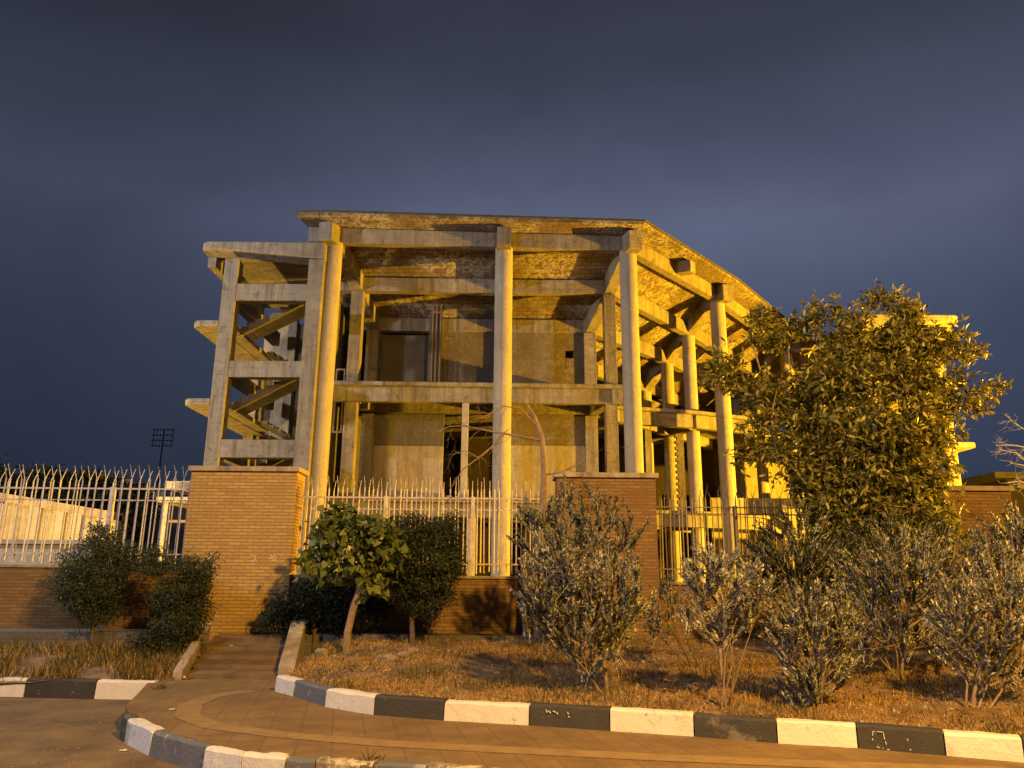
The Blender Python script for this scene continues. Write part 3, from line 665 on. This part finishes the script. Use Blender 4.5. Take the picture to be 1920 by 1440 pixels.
def skeleton(trunk, targets, r0, rmin=.006):
    """join every target to the nearest node that is nearer to the trunk, sized by load"""
    nodes = [np.array(p, float) for p in trunk]; par = [-1]+list(range(len(trunk)-1)); top = nodes[-1]
    order = np.argsort(np.linalg.norm(targets-top, axis=1)); start = max(0, len(trunk)-3)
    ids = []
    dist = [0.0]
    for i in range(1, len(nodes)): dist.append(dist[-1]+np.linalg.norm(nodes[i]-nodes[i-1]))
    for i in order:
        t = targets[i]; A_ = np.array(nodes[start:]); dd = np.linalg.norm(A_-t, axis=1)+.35*np.array(dist[start:])
        j = int(np.argmin(dd))+start; seg = t-nodes[j]; ln = np.linalg.norm(seg); k = max(1, int(ln/.35)); prev = j
        for q in range(1, k+1):
            p = nodes[j]+seg*q/k
            if q < k: p = p + RS.normal(size=3)*.03 + np.array([0,0,-.05*math.sin(math.pi*q/k)])
            nodes.append(p); par.append(prev); dist.append(dist[prev]+ln/k); prev = len(nodes)-1
        ids.append(prev)
    load = np.zeros(len(nodes))
    for i in ids: load[i] += 1
    for i in range(len(nodes)-1, 0, -1): load[par[i]] += load[i]
    tot = load[0]; rad = np.maximum(rmin, r0*np.sqrt(load/tot)); 
    return nodes, par, rad
def skel_mesh(mb, nodes, par, rad, nt, n=6):
    for i in range(1, len(nodes)):
        mb.tube([nodes[par[i]], nodes[i]], [min(rad[par[i]], rad[i]*1.6), rad[i]], 10 if rad[i] > .03 else n, False)
def tree(name, label, cat, base, trunk, blobs, Y, npts, per, mat, bark, tmpl, L, W, r0, spread=.16, ppm=None, dr=1.0, up=.2, group=None, curl=.15, droop=0, rmin=.005, whorl=0):
    base = Vector(base); ppm = ppm or F/(Y/math.cos(0.1))
    t = thing(name, label, cat, base, group)
    pts = blob_points(blobs, Y, npts, ppm, dr)
    nodes, par, rad = skeleton([tuple(base-Vector((0,0,.1)))]+[tuple(p) for p in trunk], pts, r0, rmin)
    for i in range(len(trunk)+1): rad[i] = max(rad[i], r0*(1-.35*i/(len(trunk)+1)))
    mb = MB(); ts = [Vector(p) for p in nodes[:len(trunk)+1]]; mb.tube(ts, [rad[i]*(1.25 if i == 0 else 1) for i in range(len(ts))], 12)
    skel_mesh(mb, nodes, par, rad, len(trunk)) if False else [mb.tube([nodes[par[i]], nodes[i]], [min(rad[par[i]], rad[i]*1.6), rad[i]], 7, False) for i in range(len(trunk)+1, len(nodes))]
    mb.build('trunk', bark, t)
    cen = pts.mean(axis=0)
    idx = RS.randint(0, len(pts), npts*per); pos = pts[idx] + RS.normal(size=(len(idx),3))*spread*np.array([1,1,.75])
    out = pts[idx]-cen; out /= np.linalg.norm(out, axis=1, keepdims=True)+1e-6
    ax = rdir(len(idx)) + out*.6; ax[:,2] += up-droop; nor = rdir(len(idx), 1.1)
    if whorl:
        pos = np.repeat(pos, whorl, axis=0); ax = np.repeat(ax, whorl, axis=0)*.55 + rdir(len(pos), -.05)*.95; nor = np.repeat(nor, whorl, axis=0) + rdir(len(pos))*.25; idx = np.repeat(idx, whorl)
    sc = RS.uniform(.65,1.2,len(idx))
    leaves('crown', mat, pos, ax, nor, L*sc, W*sc, tmpl, t, curl)
    return t
def shootbush(name, label, cat, base, stems, blobs, Y, npts, mat, bark, ppm=None, slen=.34, L=.05, W=.018, perm=120, r0=.02, dr=1.0, shoots=3, group=None, spread=.5, tilt=1.1):
    base = Vector(base); ppm = ppm or F/(Y/math.cos(0.1)); t = thing(name, label, cat, base, group)
    pts = blob_points(blobs, Y, npts, ppm, dr); mb = MB()
    fork = Vector(stems[-1])
    nodes, par, rad = skeleton([tuple(base-Vector((0,0,.08)))]+[tuple(s) for s in stems], pts, r0, .0035)
    for i in range(1, len(nodes)): mb.tube([nodes[par[i]], nodes[i]], [min(rad[par[i]], rad[i]*1.6), rad[i]], 6, False)
    near = sorted(range(len(stems)+1, len(nodes)), key=lambda i: nodes[i][2])[:40] or [len(nodes)-1]
    for k in range(4):
        q = Vector(nodes[near[RS.randint(len(near))]]); b2 = base + Vector((RS.normal()*.06, RS.normal()*.05, -.06)); md = b2.lerp(q, .5) + Vector((RS.normal()*.04, RS.normal()*.03, .04))
        mb.tube([b2, md, q], [r0*.55, r0*.42, r0*.25], 6, False)
    P_, AX, NO = [], [], []; ms = MB()
    cs = [np.array(P(b[0], b[1]+b[3]*.55, Y)) for b in blobs]; rr_ = [np.array([b[2], b[3]])/ppm for b in blobs]
    for p in pts:
        ci = int(np.argmin([np.linalg.norm((p-c)[[0,2]]/r) for c, r in zip(cs, rr_)])); out = p-cs[ci]
        out[2] = abs(out[2])*.8+.05; out /= np.linalg.norm(out)+1e-6
        for k in range(shoots):
            d = out*(spread+.75) + np.array([0,0,tilt*.62]) + RS.normal(size=3)*.22; d /= np.linalg.norm(d)
            ln = slen*RS.uniform(.4,1.3); q0 = p - d*ln*.6; bend = out*.1*ln + RS.normal(size=3)*.07*ln; bend[2] += .12*ln
            ns = 4; cur = [q0 + d*ln*s_/ns + bend*(s_/ns)**2 for s_ in range(ns+1)]
            ms.tube(cur, [.0052,.0047,.004,.0032,.0018], 4, False)
            m = max(10, int(ln*perm*1.35)); s_ = np.sort(RS.uniform(.06,1,m)**.85)
            pp = q0 + d*ln*s_[:,None] + bend*(s_**2)[:,None]; P_.append(pp)
            side = RS.normal(size=(m,3)); side -= d*(side@d)[:,None]; side /= np.linalg.norm(side,axis=1,keepdims=True)
            AX.append(side*.62+d*1.0); NO.append(side*-.8 + d*.6 + RS.normal(size=(m,3))*.4)
    mb.build('branches', bark, t); ms.build('shoots', M['barkl'], t)
    pos = np.concatenate(P_); n = len(pos); sc = RS.uniform(.55,1.15,n)
    leaves('foliage', mat, pos, np.concatenate(AX), np.concatenate(NO), L*sc, W*sc*1.08, T_THIN, t, .1)
    return t
def gz(x, y): return zbed(x, y) if x > -3.2 else zleft(x, y)
def gp(u, v, Y): p = P(u, v, Y); return Vector((p.x, Y, gz(p.x, Y)))

# big leafy tree by the right railing
Yt = 12.4
b0 = gp(1600,1200,Yt)
tree('leafy_tree', 'big leafy tree with jagged leaves hiding the right wing of the building', 'tree', b0,
     [P(1602,1080,Yt), P(1606,960,Yt), P(1625,870,Yt), P(1640,800,Yt)],
     [(1625,770,150,140),(1665,610,70,62),(1640,570,34,34),(1560,625,62,55),(1530,590,24,24),(1700,600,34,30),(1480,620,44,26,.2),(1430,640,40,22,.3),(1440,600,22,16,.2),(1385,665,38,14,.4),(1345,690,30,13,.4),(1400,708,66,26,.3),(1345,722,34,12,.4),
      (1470,740,70,34,.2),(1390,792,40,16,.3),(1440,795,66,28,.2),(1420,850,54,22,.2),(1375,882,30,10,.3),(1490,850,70,50),(1500,900,40,50),
      (1745,680,70,60),(1780,640,36,20),(1805,665,38,16),(1815,690,36,14),(1780,750,70,40),(1835,735,34,12),(1860,722,22,10),(1785,795,52,22),(1832,812,20,8),(1715,855,66,66),(1600,890,110,90),(1690,950,110,70),(1555,950,60,80),(1735,960,52,62),(1775,1030,26,30),(1852,655,12,9),(1700,1010,70,40),(1600,1010,70,40)],
     Yt, 560, 17, M['leaf_big'], M['bark'], T_OVAL, .125, .042, .13, spread=.115, whorl=5, dr=.75, curl=.25)
# mulberry-like small tree
Ym_ = 11.9; b1 = gp(650,1232,Ym_)
tree('small_tree', 'small tree with broad bright leaves and a leaning bare trunk', 'tree', b1, [P(652,1185,Ym_), P(664,1135,Ym_), P(684,1085,Ym_), P(680,1040,Ym_)],
     [(655,1010,75,48),(610,1040,50,45),(700,1010,52,48),(655,975,60,22),(725,1030,30,34),(688,1070,34,40),(590,1055,26,24)], Ym_, 120, 15, M['leaf_mul'], M['bark'], T_HEART, .115, .10, .055, spread=.09, up=-.2, droop=.35, curl=.3)
Y4 = 12.5; b = gp(775,1215,Y4)
tree('shrub', 'dark dense clipped shrub on a thin stem, right of the small tree', 'shrub', b, [P(772,1160,Y4), P(780,1120,Y4), P(790,1090,Y4)],
     [(795,1050,72,72),(835,992,34,26),(770,1000,56,34),(795,1120,62,36),(745,1060,38,54),(845,1060,22,50)], Y4, 330, 100, M['leaf_dark'], M['barkd'], T_OVAL, .04, .024, .035, spread=.07, group='green shrubs')
Y5 = 13.25; b = gp(590,1200,Y5)
tree('shrub', 'low dark bush spreading against the wall between steps and small tree', 'shrub', b, [P(590,1180,Y5), P(590,1150,Y5)],
     [(590,1125,68,38),(545,1140,30,26),(640,1110,50,30),(700,1130,40,40),(515,1160,26,18),(560,1170,60,22),(640,1150,60,30)], Y5, 260, 90, M['leaf_dark'], M['barkd'], T_OVAL, .045, .026, .03, spread=.075, dr=.5, group='green shrubs')
Y6 = 12.95; b = gp(172,1215,Y6)
tree('shrub', 'leftmost round green shrub in front of the left railing', 'shrub', b, [P(174,1180,Y6), P(178,1140,Y6), P(182,1100,Y6)],
     [(178,1080,62,66),(188,1005,26,34),(140,1095,32,46),(235,1050,26,28),(185,1150,40,22),(120,1060,12,20)], Y6, 270, 80, M['leaf_left'], M['barkd'], T_OVAL, .045, .02, .035, spread=.075, group='green shrubs')
Y7 = 12.6; b = gp(300,1250,Y7)
tree('shrub', 'tall green shrub overlapping the left edge of the yellow pier, with one loose twig', 'shrub', b, [P(298,1200,Y7), P(310,1150,Y7), P(320,1100,Y7)],
     [(336,1105,44,56),(280,1060,26,28),(370,1100,28,50),(300,1040,24,16),(330,1175,44,44),(290,1215,36,26),(345,1225,30,30),(400,1036,7,14),(392,1062,8,12),(372,1150,18,30)], Y7, 300, 80, M['leaf_left'], M['barkd'], T_OVAL, .046, .02, .035, spread=.07, group='green shrubs')
# grey green bushes with upright shoots
SG = 'silver leaved bushes along the kerb'
def sb(label, base, stems, blobs, Y, n, mat='leaf_olive', **k):
    b = gp(base[0], base[1], Y); return shootbush('bush', label, 'bush', b, [P(u, v, Y) for u, v in stems], blobs, Y, n, M[mat], k.pop('bark', M['bark']), group=SG, **k)
sb('largest grey green bush with upright pale shoots, in front of the reddish pier', (1140,1310), [(1135,1260),(1125,1200),(1110,1150)],
   [(1090,1140,100,76),(1030,1100,60,70),(1150,1120,56,60),(1100,1210,70,40),(1060,1040,50,34),(1190,1085,14,40),(1120,1030,12,40),(990,1150,24,30),(1160,1190,30,40)], 9.0, 260, 'leaf_olive', slen=.34, L=.05, W=.0199, r0=.02, perm=125)
sb('leafy grey green bush rising behind the largest bush to the railing tops', (1040,1240), [(1045,1150),(1050,1080)],
   [(1060,985,84,50),(1110,960,40,40),(1005,1000,42,40),(1165,1000,40,40),(1060,920,14,20),(1110,905,12,24),(1150,940,14,30),(1185,960,10,26),(1010,930,16,14),(1100,1050,100,50),(1020,960,30,16)], 11.2, 190, 'leaf_olived', slen=.3, L=.046, W=.022, r0=.02, bark=M['barkd'])
sb('thin sapling with sparse small leaves between the two silver crowns', (1300,1262), [(1290,1235),(1265,1190)],
   [(1240,1140,34,56),(1225,1170,26,30),(1262,1110,22,30)], 10.6, 46, 'leaf_olived', slen=.2, r0=.014, bark=M['barkd'], shoots=2)
sb('small silver crowned tree on two bare stems beside the kerb', (1362,1334), [(1358,1300),(1352,1250),(1350,1215)],
   [(1355,1110,64,60),(1320,1090,36,46),(1400,1120,40,44),(1350,1180,50,26),(1290,1150,22,20),(1340,1060,36,22)], 8.35, 150, 'leaf_silver', slen=.25, L=.046, W=.018, r0=.017, perm=125, spread=.9, tilt=.7)
sb('silver tuft bush dark at its foot, touching the kerb in front of the leafy tree', (1530,1345), [(1528,1310),(1525,1280)],
   [(1520,1170,77,56),(1530,1240,59,56),(1500,1300,42,33),(1470,1190,30,29),(1575,1150,30,38)], 8.2, 190, 'leaf_olive', slen=.24, L=.046, W=.018, r0=.017, spread=.8)
sb('dusky bush under the left part of the leafy tree', (1480,1230), [(1482,1160),(1488,1110)],
   [(1490,1040,92,56),(1440,1070,59,49),(1540,1060,54,67),(1500,1110,82,40),(1500,985,47,20)], 11.0, 230, 'leaf_left', slen=.3, r0=.02, bark=M['barkd'])
sb('wide brownish bush with upright tips below the leafy tree', (1690,1275), [(1692,1230),(1700,1180)],
   [(1700,1080,113,73),(1640,1100,59,67),(1760,1090,59,67),(1690,1160,106,56),(1620,1190,35,44),(1750,1180,59,44)], 9.9, 280, 'leaf_olived', slen=.32, r0=.022)
sb('multi stemmed silver bush nearest the right end of the kerb', (1825,1355), [(1826,1310),(1838,1255)],
   [(1850,1170,94,67),(1890,1120,59,78),(1830,1230,70,49),(1910,1210,47,67),(1800,1150,40,49)], 8.1, 210, 'leaf_olive', slen=.27, L=.048, W=.019, r0=.026)
sb('tall sprouting bush in front of the right pier', (1900,1240), [(1898,1180),(1895,1130)],
   [(1900,1060,66,73),(1860,1080,35,56),(1930,1010,40,56),(1845,1040,14,44)], 9.8, 150, 'leaf_olived', slen=.34, r0=.028)
sb('dark leafy bush below the right end of the leafy tree', (1610,1210), [(1612,1150),(1614,1110)],
   [(1620,1050,70,56),(1680,1010,94,40),(1760,1020,47,33),(1610,1110,59,44)], 11.4, 170, 'leaf_dark', slen=.26, r0=.02, bark=M['barkd'])
# extra bare stems under the shoots
# ------------------------------------------------------------------ bare trees
def bare(name, label, Y, paths, bark, twigs, seed, group=None):
    rs = np.random.RandomState(seed); b = gp(paths[0][0][0], paths[0][0][1], Y); t = thing(name, label, 'tree', b, group); mb = MB()
    def twig(p, d, ln, r, depth):
        k = 4; pts = [p]; dd = d.copy()
        for i in range(k): dd = dd + rs.normal(size=3)*.28; dd /= np.linalg.norm(dd); pts.append(pts[-1]+dd*ln/k)
        mb.tube(pts, [r*(1-.75*i/k) for i in range(k+1)], 5, False)
        if depth:
            for i in (1,2,3,4):
                if rs.rand() < .75:
                    e = (pts[i]-pts[i-1]); e = e/np.linalg.norm(e) + rs.normal(size=3)*.7; e /= np.linalg.norm(e); twig(pts[i], e, ln*.55, r*.5, depth-1)
    for ip, pa in enumerate(paths):
        pts = []; rs_ = []
        for q in pa:
            p = P(q[0], q[1], Y+(q[3] if len(q) > 3 else 0)); pts.append(p); rs_.append(q[2]*Y/F/2*(.72 if q[2] > 5 else .9))
        if ip == 0: pts[0] = Vector((b.x, b.y, b.z-.1))
        mb.tube(pts, rs_, 8, True)
        if ip or twigs[1]:
            for i in range(1, len(pts)):
                for _ in range(twigs[0]):
                    s = rs.rand(); p = np.array(pts[i-1].lerp(pts[i], s)); d = np.array((pts[i]-pts[i-1]).normalized()) + rs.normal(size=3)*.6; d /= np.linalg.norm(d)
                    twig(p, d, rs.uniform(.2,.5)*twigs[2], max(.004, rs_[i]*.55), 1)
    mb.build('trunk', bark, t); return t
bare('bare_tree', 'leafless tree with crooked branches in front of the middle column', 12.9,
     [[(1012,1232,22),(1006,1150,20),(1008,1050,18),(1018,950,17),(1021,880,16),(1016,820,13),(1002,780,9),(988,758,5),(998,748,3),(1008,768,2)],
      [(1012,825,7,0),(975,818,6,-.1),(945,813,5,-.2),(920,840,4,-.25),(898,858,3.4,-.3),(868,880,2.6,-.3),(848,912,1.6,-.3)],
      [(945,813,4,-.2),(905,806,3.4,-.1),(870,798,2.6,-.1),(842,800,2,0),(812,812,1.2,0)],
      [(1008,800,4,0),(975,765,3,-.2),(945,762,2.6,-.3),(915,778,2.2,-.4),(890,786,1.4,-.4)],
      [(898,858,2.4,-.3),(872,845,2,-.4),(850,852,1.4,-.5)],
      [(1022,890,4,0),(1050,886,3,-.1),(1082,872,2.4,-.1),(1104,852,1.4,-.1)]], M['barkm'], (2, 0, .8), 5)
bare('bare_tree', 'leafless pale tree reaching in at the right picture edge', 11.0,
     [[(2010,1250,20),(2000,1050,18),(1985,930,15),(1965,870,10),(1950,830,6)],
      [(1985,930,6),(1940,915,4.5),(1912,902,3.5),(1890,905,2)],
      [(1975,890,6),(1935,875,4),(1905,850,3),(1872,842,1.6)],
      [(1965,868,6),(1930,840,4),(1900,835,3),(1868,835,1.6)],
      [(1955,835,5),(1925,808,3),(1905,795,2),(1885,778,1.2)],
      [(1975,890,5),(1945,880,4),(1915,872,3),(1895,868,1.6)]], M['barkl'], (3, 1, .55), 9)
# ------------------------------------------------------------------ background trees behind the left railing
for (u, v, ru, rv, lbl) in ((60,925,80,42,'dark leafy tree far behind the left end of the left railing'),(165,930,70,36,'dark leafy tree in the middle behind the left railing'),(232,945,40,30,'small dark tree next to the tan yard building'),(-60,915,70,50,'dark leafy tree beyond the left picture edge')):
    Yf = 39; b = Vector((P(u,v,Yf).x, Yf, 0)); tree('yard_tree', lbl, 'tree', b, [P(u,1000,Yf), P(u,960,Yf)], [(u,v,ru,rv),(u-ru*.4,v+rv*.5,ru*.6,rv*.6),(u+ru*.4,v+rv*.4,ru*.6,rv*.6)], Yf, 110, 45, M['leaf_dark'], M['barkd'], T_OVAL, .3, .17, .15, spread=.3, dr=.5, group='dark trees in the left yard')
# ------------------------------------------------------------------ grasses
def grass(name, n, region, zf, h0, h1, mat, label=None):
    pts = region(n); m = len(pts); h = RS.uniform(h0, h1, m)
    z = np.array([zf(p[0], p[1]) for p in pts]); pos = np.column_stack([pts[:,0], pts[:,1], z-.01])
    d = rdir(m)*.6; d[:,2] = 1.0
    par = {'_o': (0,0,0)}
    class Fake(dict): name = ''
    f = Fake(par); f.name = '__none__'
    o = leaves(name, mat, pos, d, rdir(m), h, h*.055+.004, T_THIN, f, .25); o['kind'] = 'stuff'; o['label'] = label or name; return o
def dens(p, s, o): return .5+.5*mn.noise(Vector((p[0]*s+o, p[1]*s, o)))
def reg_main(n, thr=.49, o=0.0):
    out = []
    while len(out) < n:
        x = RS.uniform(bedin[0].x, 9.5); ya = interp_y(bedin, x) if x < bedin[-1].x else bedin[-1].y; y = ya + (WY-.3-ya)*RS.rand()**1.25
        if dens((x,y), 1.3, o) + RS.uniform(-.18,.18) > thr: out.append((x,y))
    return np.array(out)
def reg_left(n):
    out = []
    while len(out) < n:
        x = RS.uniform(-11, stepL.x-.2); y = RS.uniform(ly+.02, WY-.8)
        if dens((x,y), 1.5, 5) + RS.uniform(-.12,.12) > .5: out.append((x,y))
    return np.array(out)
grass('dry_grass', 60000, reg_main, zbed, .02, .075, M['straw'], 'short dry straw coloured grass covering the planting bed')
grass('green_weeds', 7000, lambda n: reg_main(n, .6, 9.0), zbed, .05, .16, M['weed'], 'patches of taller green weeds in the planting bed')
grass('left_grass', 5500, reg_left, zleft, .02, .22, M['straw'], 'tall dry grass below the left shrubs')
grass('left_weeds', 6500, reg_left, zleft, .03, .26, M['weed'], 'green weeds below the left shrubs')
def litterbed(name, n, label):
    pts = reg_main(n, .3, 4.0); z = np.array([zbed(p[0], p[1]) for p in pts])+.012
    class Fake(dict): name = ''
    f = Fake({'_o': (0,0,0)}); f.name = '__none__'; d = rdir(n); d[:,2] *= .35
    o = leaves(name, M['deadleaf'], np.column_stack([pts, z]), d, rdir(n, 1.6), RS.uniform(.025,.075,n), RS.uniform(.012,.035,n), T_OVAL, f, .5); o['kind'] = 'stuff'; o['label'] = label
litterbed('leaf_litter', 7000, 'dead leaves and scraps lying between the dry grass')
mb = MB()
for k in range(420):
    p = reg_main(1, .2, 2.0)[0]; sz = random.uniform(.008,.035); z = zbed(p[0], p[1]); a = random.random()*3
    c, s2 = math.cos(a)*sz, math.sin(a)*sz; h = sz*random.uniform(.5,1.1)
    mb.hexa([(p[0]-c,p[1]-s2,z-.01),(p[0]+s2,p[1]-c,z-.01),(p[0]+c,p[1]+s2,z-.01),(p[0]-s2,p[1]+c,z-.01)], [(p[0]-c*.6,p[1]-s2*.5,z+h),(p[0]+s2*.6,p[1]-c*.6,z+h*.8),(p[0]+c*.5,p[1]+s2*.7,z+h),(p[0]-s2*.7,p[1]+c*.5,z+h*.7)])
o = mb.build('gravel', M['rock']); o['kind'] = 'stuff'; o['label'] = 'loose gravel and clods in the planting bed'
mb = MB()
for k in range(260):
    u, v = random.uniform(0, 560), random.uniform(1300, 1440); p = PZ(u, v, 0)
    if u > 215 and v < 1352+.2*(u-215) : continue
    sz = random.uniform(.002,.007); mb.hexa([(p.x-sz,p.y-sz,0),(p.x+sz,p.y-sz,0),(p.x+sz,p.y+sz,0),(p.x-sz,p.y+sz,0)], [(p.x-sz*.5,p.y-sz*.6,sz),(p.x+sz*.5,p.y-sz*.6,sz*.8),(p.x+sz*.6,p.y+sz*.5,sz),(p.x-sz*.4,p.y+sz*.6,sz*.7)])
o = mb.build('road_grit', M['rock']); o['kind'] = 'stuff'; o['label'] = 'grit scattered on the road surface'
# weed tuft and small things on the road and path
def tuft(u, v, z, n, h, label):
    c = PZ(u, v, z); t = thing('weed_tuft', label, 'weed', (c.x, c.y, z)); pos = np.array([(c.x+RS.normal()*.05, c.y+RS.normal()*.03, z-.005) for _ in range(n)]); d = rdir(n)*.9; d[:,2] = .9
    leaves('blades', M['weed'], pos, d, rdir(n), RS.uniform(.4,1,n)*h, np.full(n,.012), T_THIN, t, .5)
tuft(267,1395,0,40,.14,'small green weed growing at the foot of the white road kerb stone'); tuft(420,1440,0,40,.13,'dry weed at the foot of the chipped white kerb stone')
tuft(700,1425,ZP+.01,26,.09,'weed in the worn kerb at the bottom edge'); tuft(300,1292,ZP,30,.12,'weed where the left kerb ends'); 
def stone(u, v, z, r, label, mat='rock', name='rock', cat='rock', flat=.7, Y=None):
    if Y: p = P(u, v, Y); c = Vector((p.x, Y, gz(p.x, Y)))
    else: c = PZ(u, v, z)
    import bmesh
    bm = bmesh.new(); bmesh.ops.create_icosphere(bm, subdivisions=2, radius=r)
    for q in bm.verts:
        k = 1+.35*mn.noise(q.co*(2.2/r)+Vector((u,v,0))); q.co = Vector((q.co.x*k*1.2, q.co.y*k, q.co.z*k*flat))
    me = bpy.data.meshes.new(name); bm.to_mesh(me); bm.free(); me.materials.append(M[mat]); o = bpy.data.objects.new(name, me); COL.objects.link(o); o.location = c+Vector((0,0,r*flat*.5))
    return tag(o, label, cat)
stone(732,1240,0,.10,'larger round rock in the grass under the dark dense shrub',Y=11.2); stone(758,1226,0,.08,'small rock right of the round rock under the shrub',Y=11.6); stone(715,1222,0,.06,'smallest rock left of the round rock',Y=11.6)
stone(775,1216,0,.07,'rock beside the stem of the dark dense shrub',Y=11.9); stone(603,1222,0,.09,'rock by the foot of the small tree',Y=11.9); stone(628,1236,0,.06,'pebble heap rock left of the leaning trunk',Y=11.6)
def scrap(u, v, z, s, label):
    c = PZ(u, v, z); mb = MB(); n = 6; vs = []
    for i in range(n):
        for j in range(n): vs.append((c.x+(i/5-.5)*s*1.8, c.y+(j/5-.5)*s, z+.006+.35*s*abs(mn.noise(Vector((i*.7+u, j*.7, 0))))))
    mb.add(vs, [(i*n+j,(i+1)*n+j,(i+1)*n+j+1,i*n+j+1) for i in range(n-1) for j in range(n-1)], False); o = mb.build('paper_scrap', M['litter']); return tag(o, label, 'litter')
scrap(350,1272,ZP,.13,'crumpled white paper scrap at the foot of the steps'); scrap(322,1331,ZP,.03,'tiny pale scrap in the middle of the path'); scrap(602,1313,ZP,.05,'pale scrap against the black kerb stone near the bed corner')
scrap(433,1211,ZP+.39,.04,'tiny pale scrap on the steps'); scrap(232,1408,0,.04,'pale scrap on the road below the kerb tip')

# ------------------------------------------------------------------ sky and lamps
w = bpy.data.worlds.new('World'); SC.world = w; w.use_nodes = True; nt = w.node_tree; bg = nt.nodes['Background']
def wn(t, **k):
    x = nt.nodes.new(t)
    for a, b in k.items(): setattr(x, a, b)
    return x
tc = wn('ShaderNodeTexCoord'); sep = wn('ShaderNodeSeparateXYZ'); nt.links.new(tc.outputs['Generated'], sep.inputs[0])
rp = wn('ShaderNodeValToRGB'); nt.links.new(sep.outputs[2], rp.inputs[0]); e = rp.color_ramp.elements
def lin(c): return tuple((x/255/12.92) if x/255 <= .04045 else ((x/255+.055)/1.055)**2.4 for x in c)
stops = [(0.0,(56,66,88)),(.12,(60,71,94)),(.28,(73,83,107)),(.42,(93,101,127)),(.50,(79,86,108)),(.60,(60,65,81)),(.72,(46,49,61)),(1.0,(33,35,43))]
while len(e) < len(stops): e.new(.5)
for i, (p, c) in enumerate(stops): e[i].position = p; e[i].color = (*lin(c), 1)
nz = wn('ShaderNodeTexNoise'); nz.inputs['Scale'].default_value = 1.9; nz.inputs['Detail'].default_value = 7; nz.inputs['Roughness'].default_value = .58; nz.inputs['Distortion'].default_value = .5
mp = wn('ShaderNodeMapping'); mp.inputs['Scale'].default_value = (1,1,1.2); mp.inputs['Location'].default_value = (1.3,6.2,2.6); nt.links.new(tc.outputs['Generated'], mp.inputs[0]); nt.links.new(mp.outputs[0], nz.inputs[0])
r2 = wn('ShaderNodeValToRGB'); nt.links.new(nz.outputs['Fac'], r2.inputs[0]); r2.color_ramp.elements[0].position = .3; r2.color_ramp.elements[0].color = (.75,.76,.80,1); r2.color_ramp.elements[1].position = .7; r2.color_ramp.elements[1].color = (1.14,1.12,1.1,1)
mx = wn('ShaderNodeMix', data_type='RGBA', blend_type='MULTIPLY'); mx.inputs[0].default_value = 1; nt.links.new(rp.outputs[0], mx.inputs[6]); nt.links.new(r2.outputs[0], mx.inputs[7])
# darker towards the left
mr = wn('ShaderNodeMapRange'); mr.interpolation_type = 'SMOOTHSTEP'; nt.links.new(sep.outputs[0], mr.inputs[0]); mr.inputs[1].default_value = -.6; mr.inputs[2].default_value = .1; mr.inputs[3].default_value = .50; mr.inputs[4].default_value = 1.0
m3 = wn('ShaderNodeMix', data_type='RGBA', blend_type='MULTIPLY'); m3.inputs[0].default_value = 1; nt.links.new(mx.outputs[2], m3.inputs[6]); nt.links.new(mr.outputs[0], m3.inputs[7])
mr2 = wn('ShaderNodeMapRange'); nt.links.new(sep.outputs[0], mr2.inputs[0]); mr2.interpolation_type = 'SMOOTHSTEP'; mr2.inputs[1].default_value = .1; mr2.inputs[2].default_value = .8; mr2.inputs[3].default_value = 1.0; mr2.inputs[4].default_value = .72
m4 = wn('ShaderNodeMix', data_type='RGBA', blend_type='MULTIPLY'); m4.inputs[0].default_value = 1; nt.links.new(m3.outputs[2], m4.inputs[6]); nt.links.new(mr2.outputs[0], m4.inputs[7])
nt.links.new(m4.outputs[2], bg.inputs['Color']); bg.inputs['Strength'].default_value = .94
def lamp(name, loc, col, power, r=.15):
    l = bpy.data.lights.new(name, 'SPOT' if 'street_lamp_light' == name else 'POINT'); l.energy = power; l.color = col; l.shadow_soft_size = r
    o = bpy.data.objects.new(name, l); o.location = loc; COL.objects.link(o); return o
lamp('sodium_yard_lamp', (30, 23.3, 2.8), (1,.51,.018), 155000, .14)
lamp('left_yard_lamp', (-17.9, 25.2, 1.7), (1,.58,.08), 8000, .15)
sl = lamp('street_lamp_light', (4.3, -.5, 8.3), (1,.54,.10), 16000, .2); sl.data.spot_size = math.radians(114); sl.data.spot_blend = .5
sl.rotation_euler = (Vector((1.0, 8.0, 0))-Vector(sl.location)).to_track_quat('-Z', 'Y').to_euler()
lamp('white_street_lamp_light', (-16, -5, 11.5), (.90,.86,1.0), 8000, .25)
lamp('white_fill_light', (-19, 14.8, 12.0), (1,.90,.78), 8200, .25)  # unseen fill light, added to grey the building front without lighting the pier
vs_ = SC.view_settings; vs_.view_transform = 'Standard'; vs_.look = 'None'; vs_.exposure = 0; vs_.gamma = 1
SC.cycles.use_denoising = True
for o in list(bpy.data.objects):
    if '_o' in o: del o['_o']
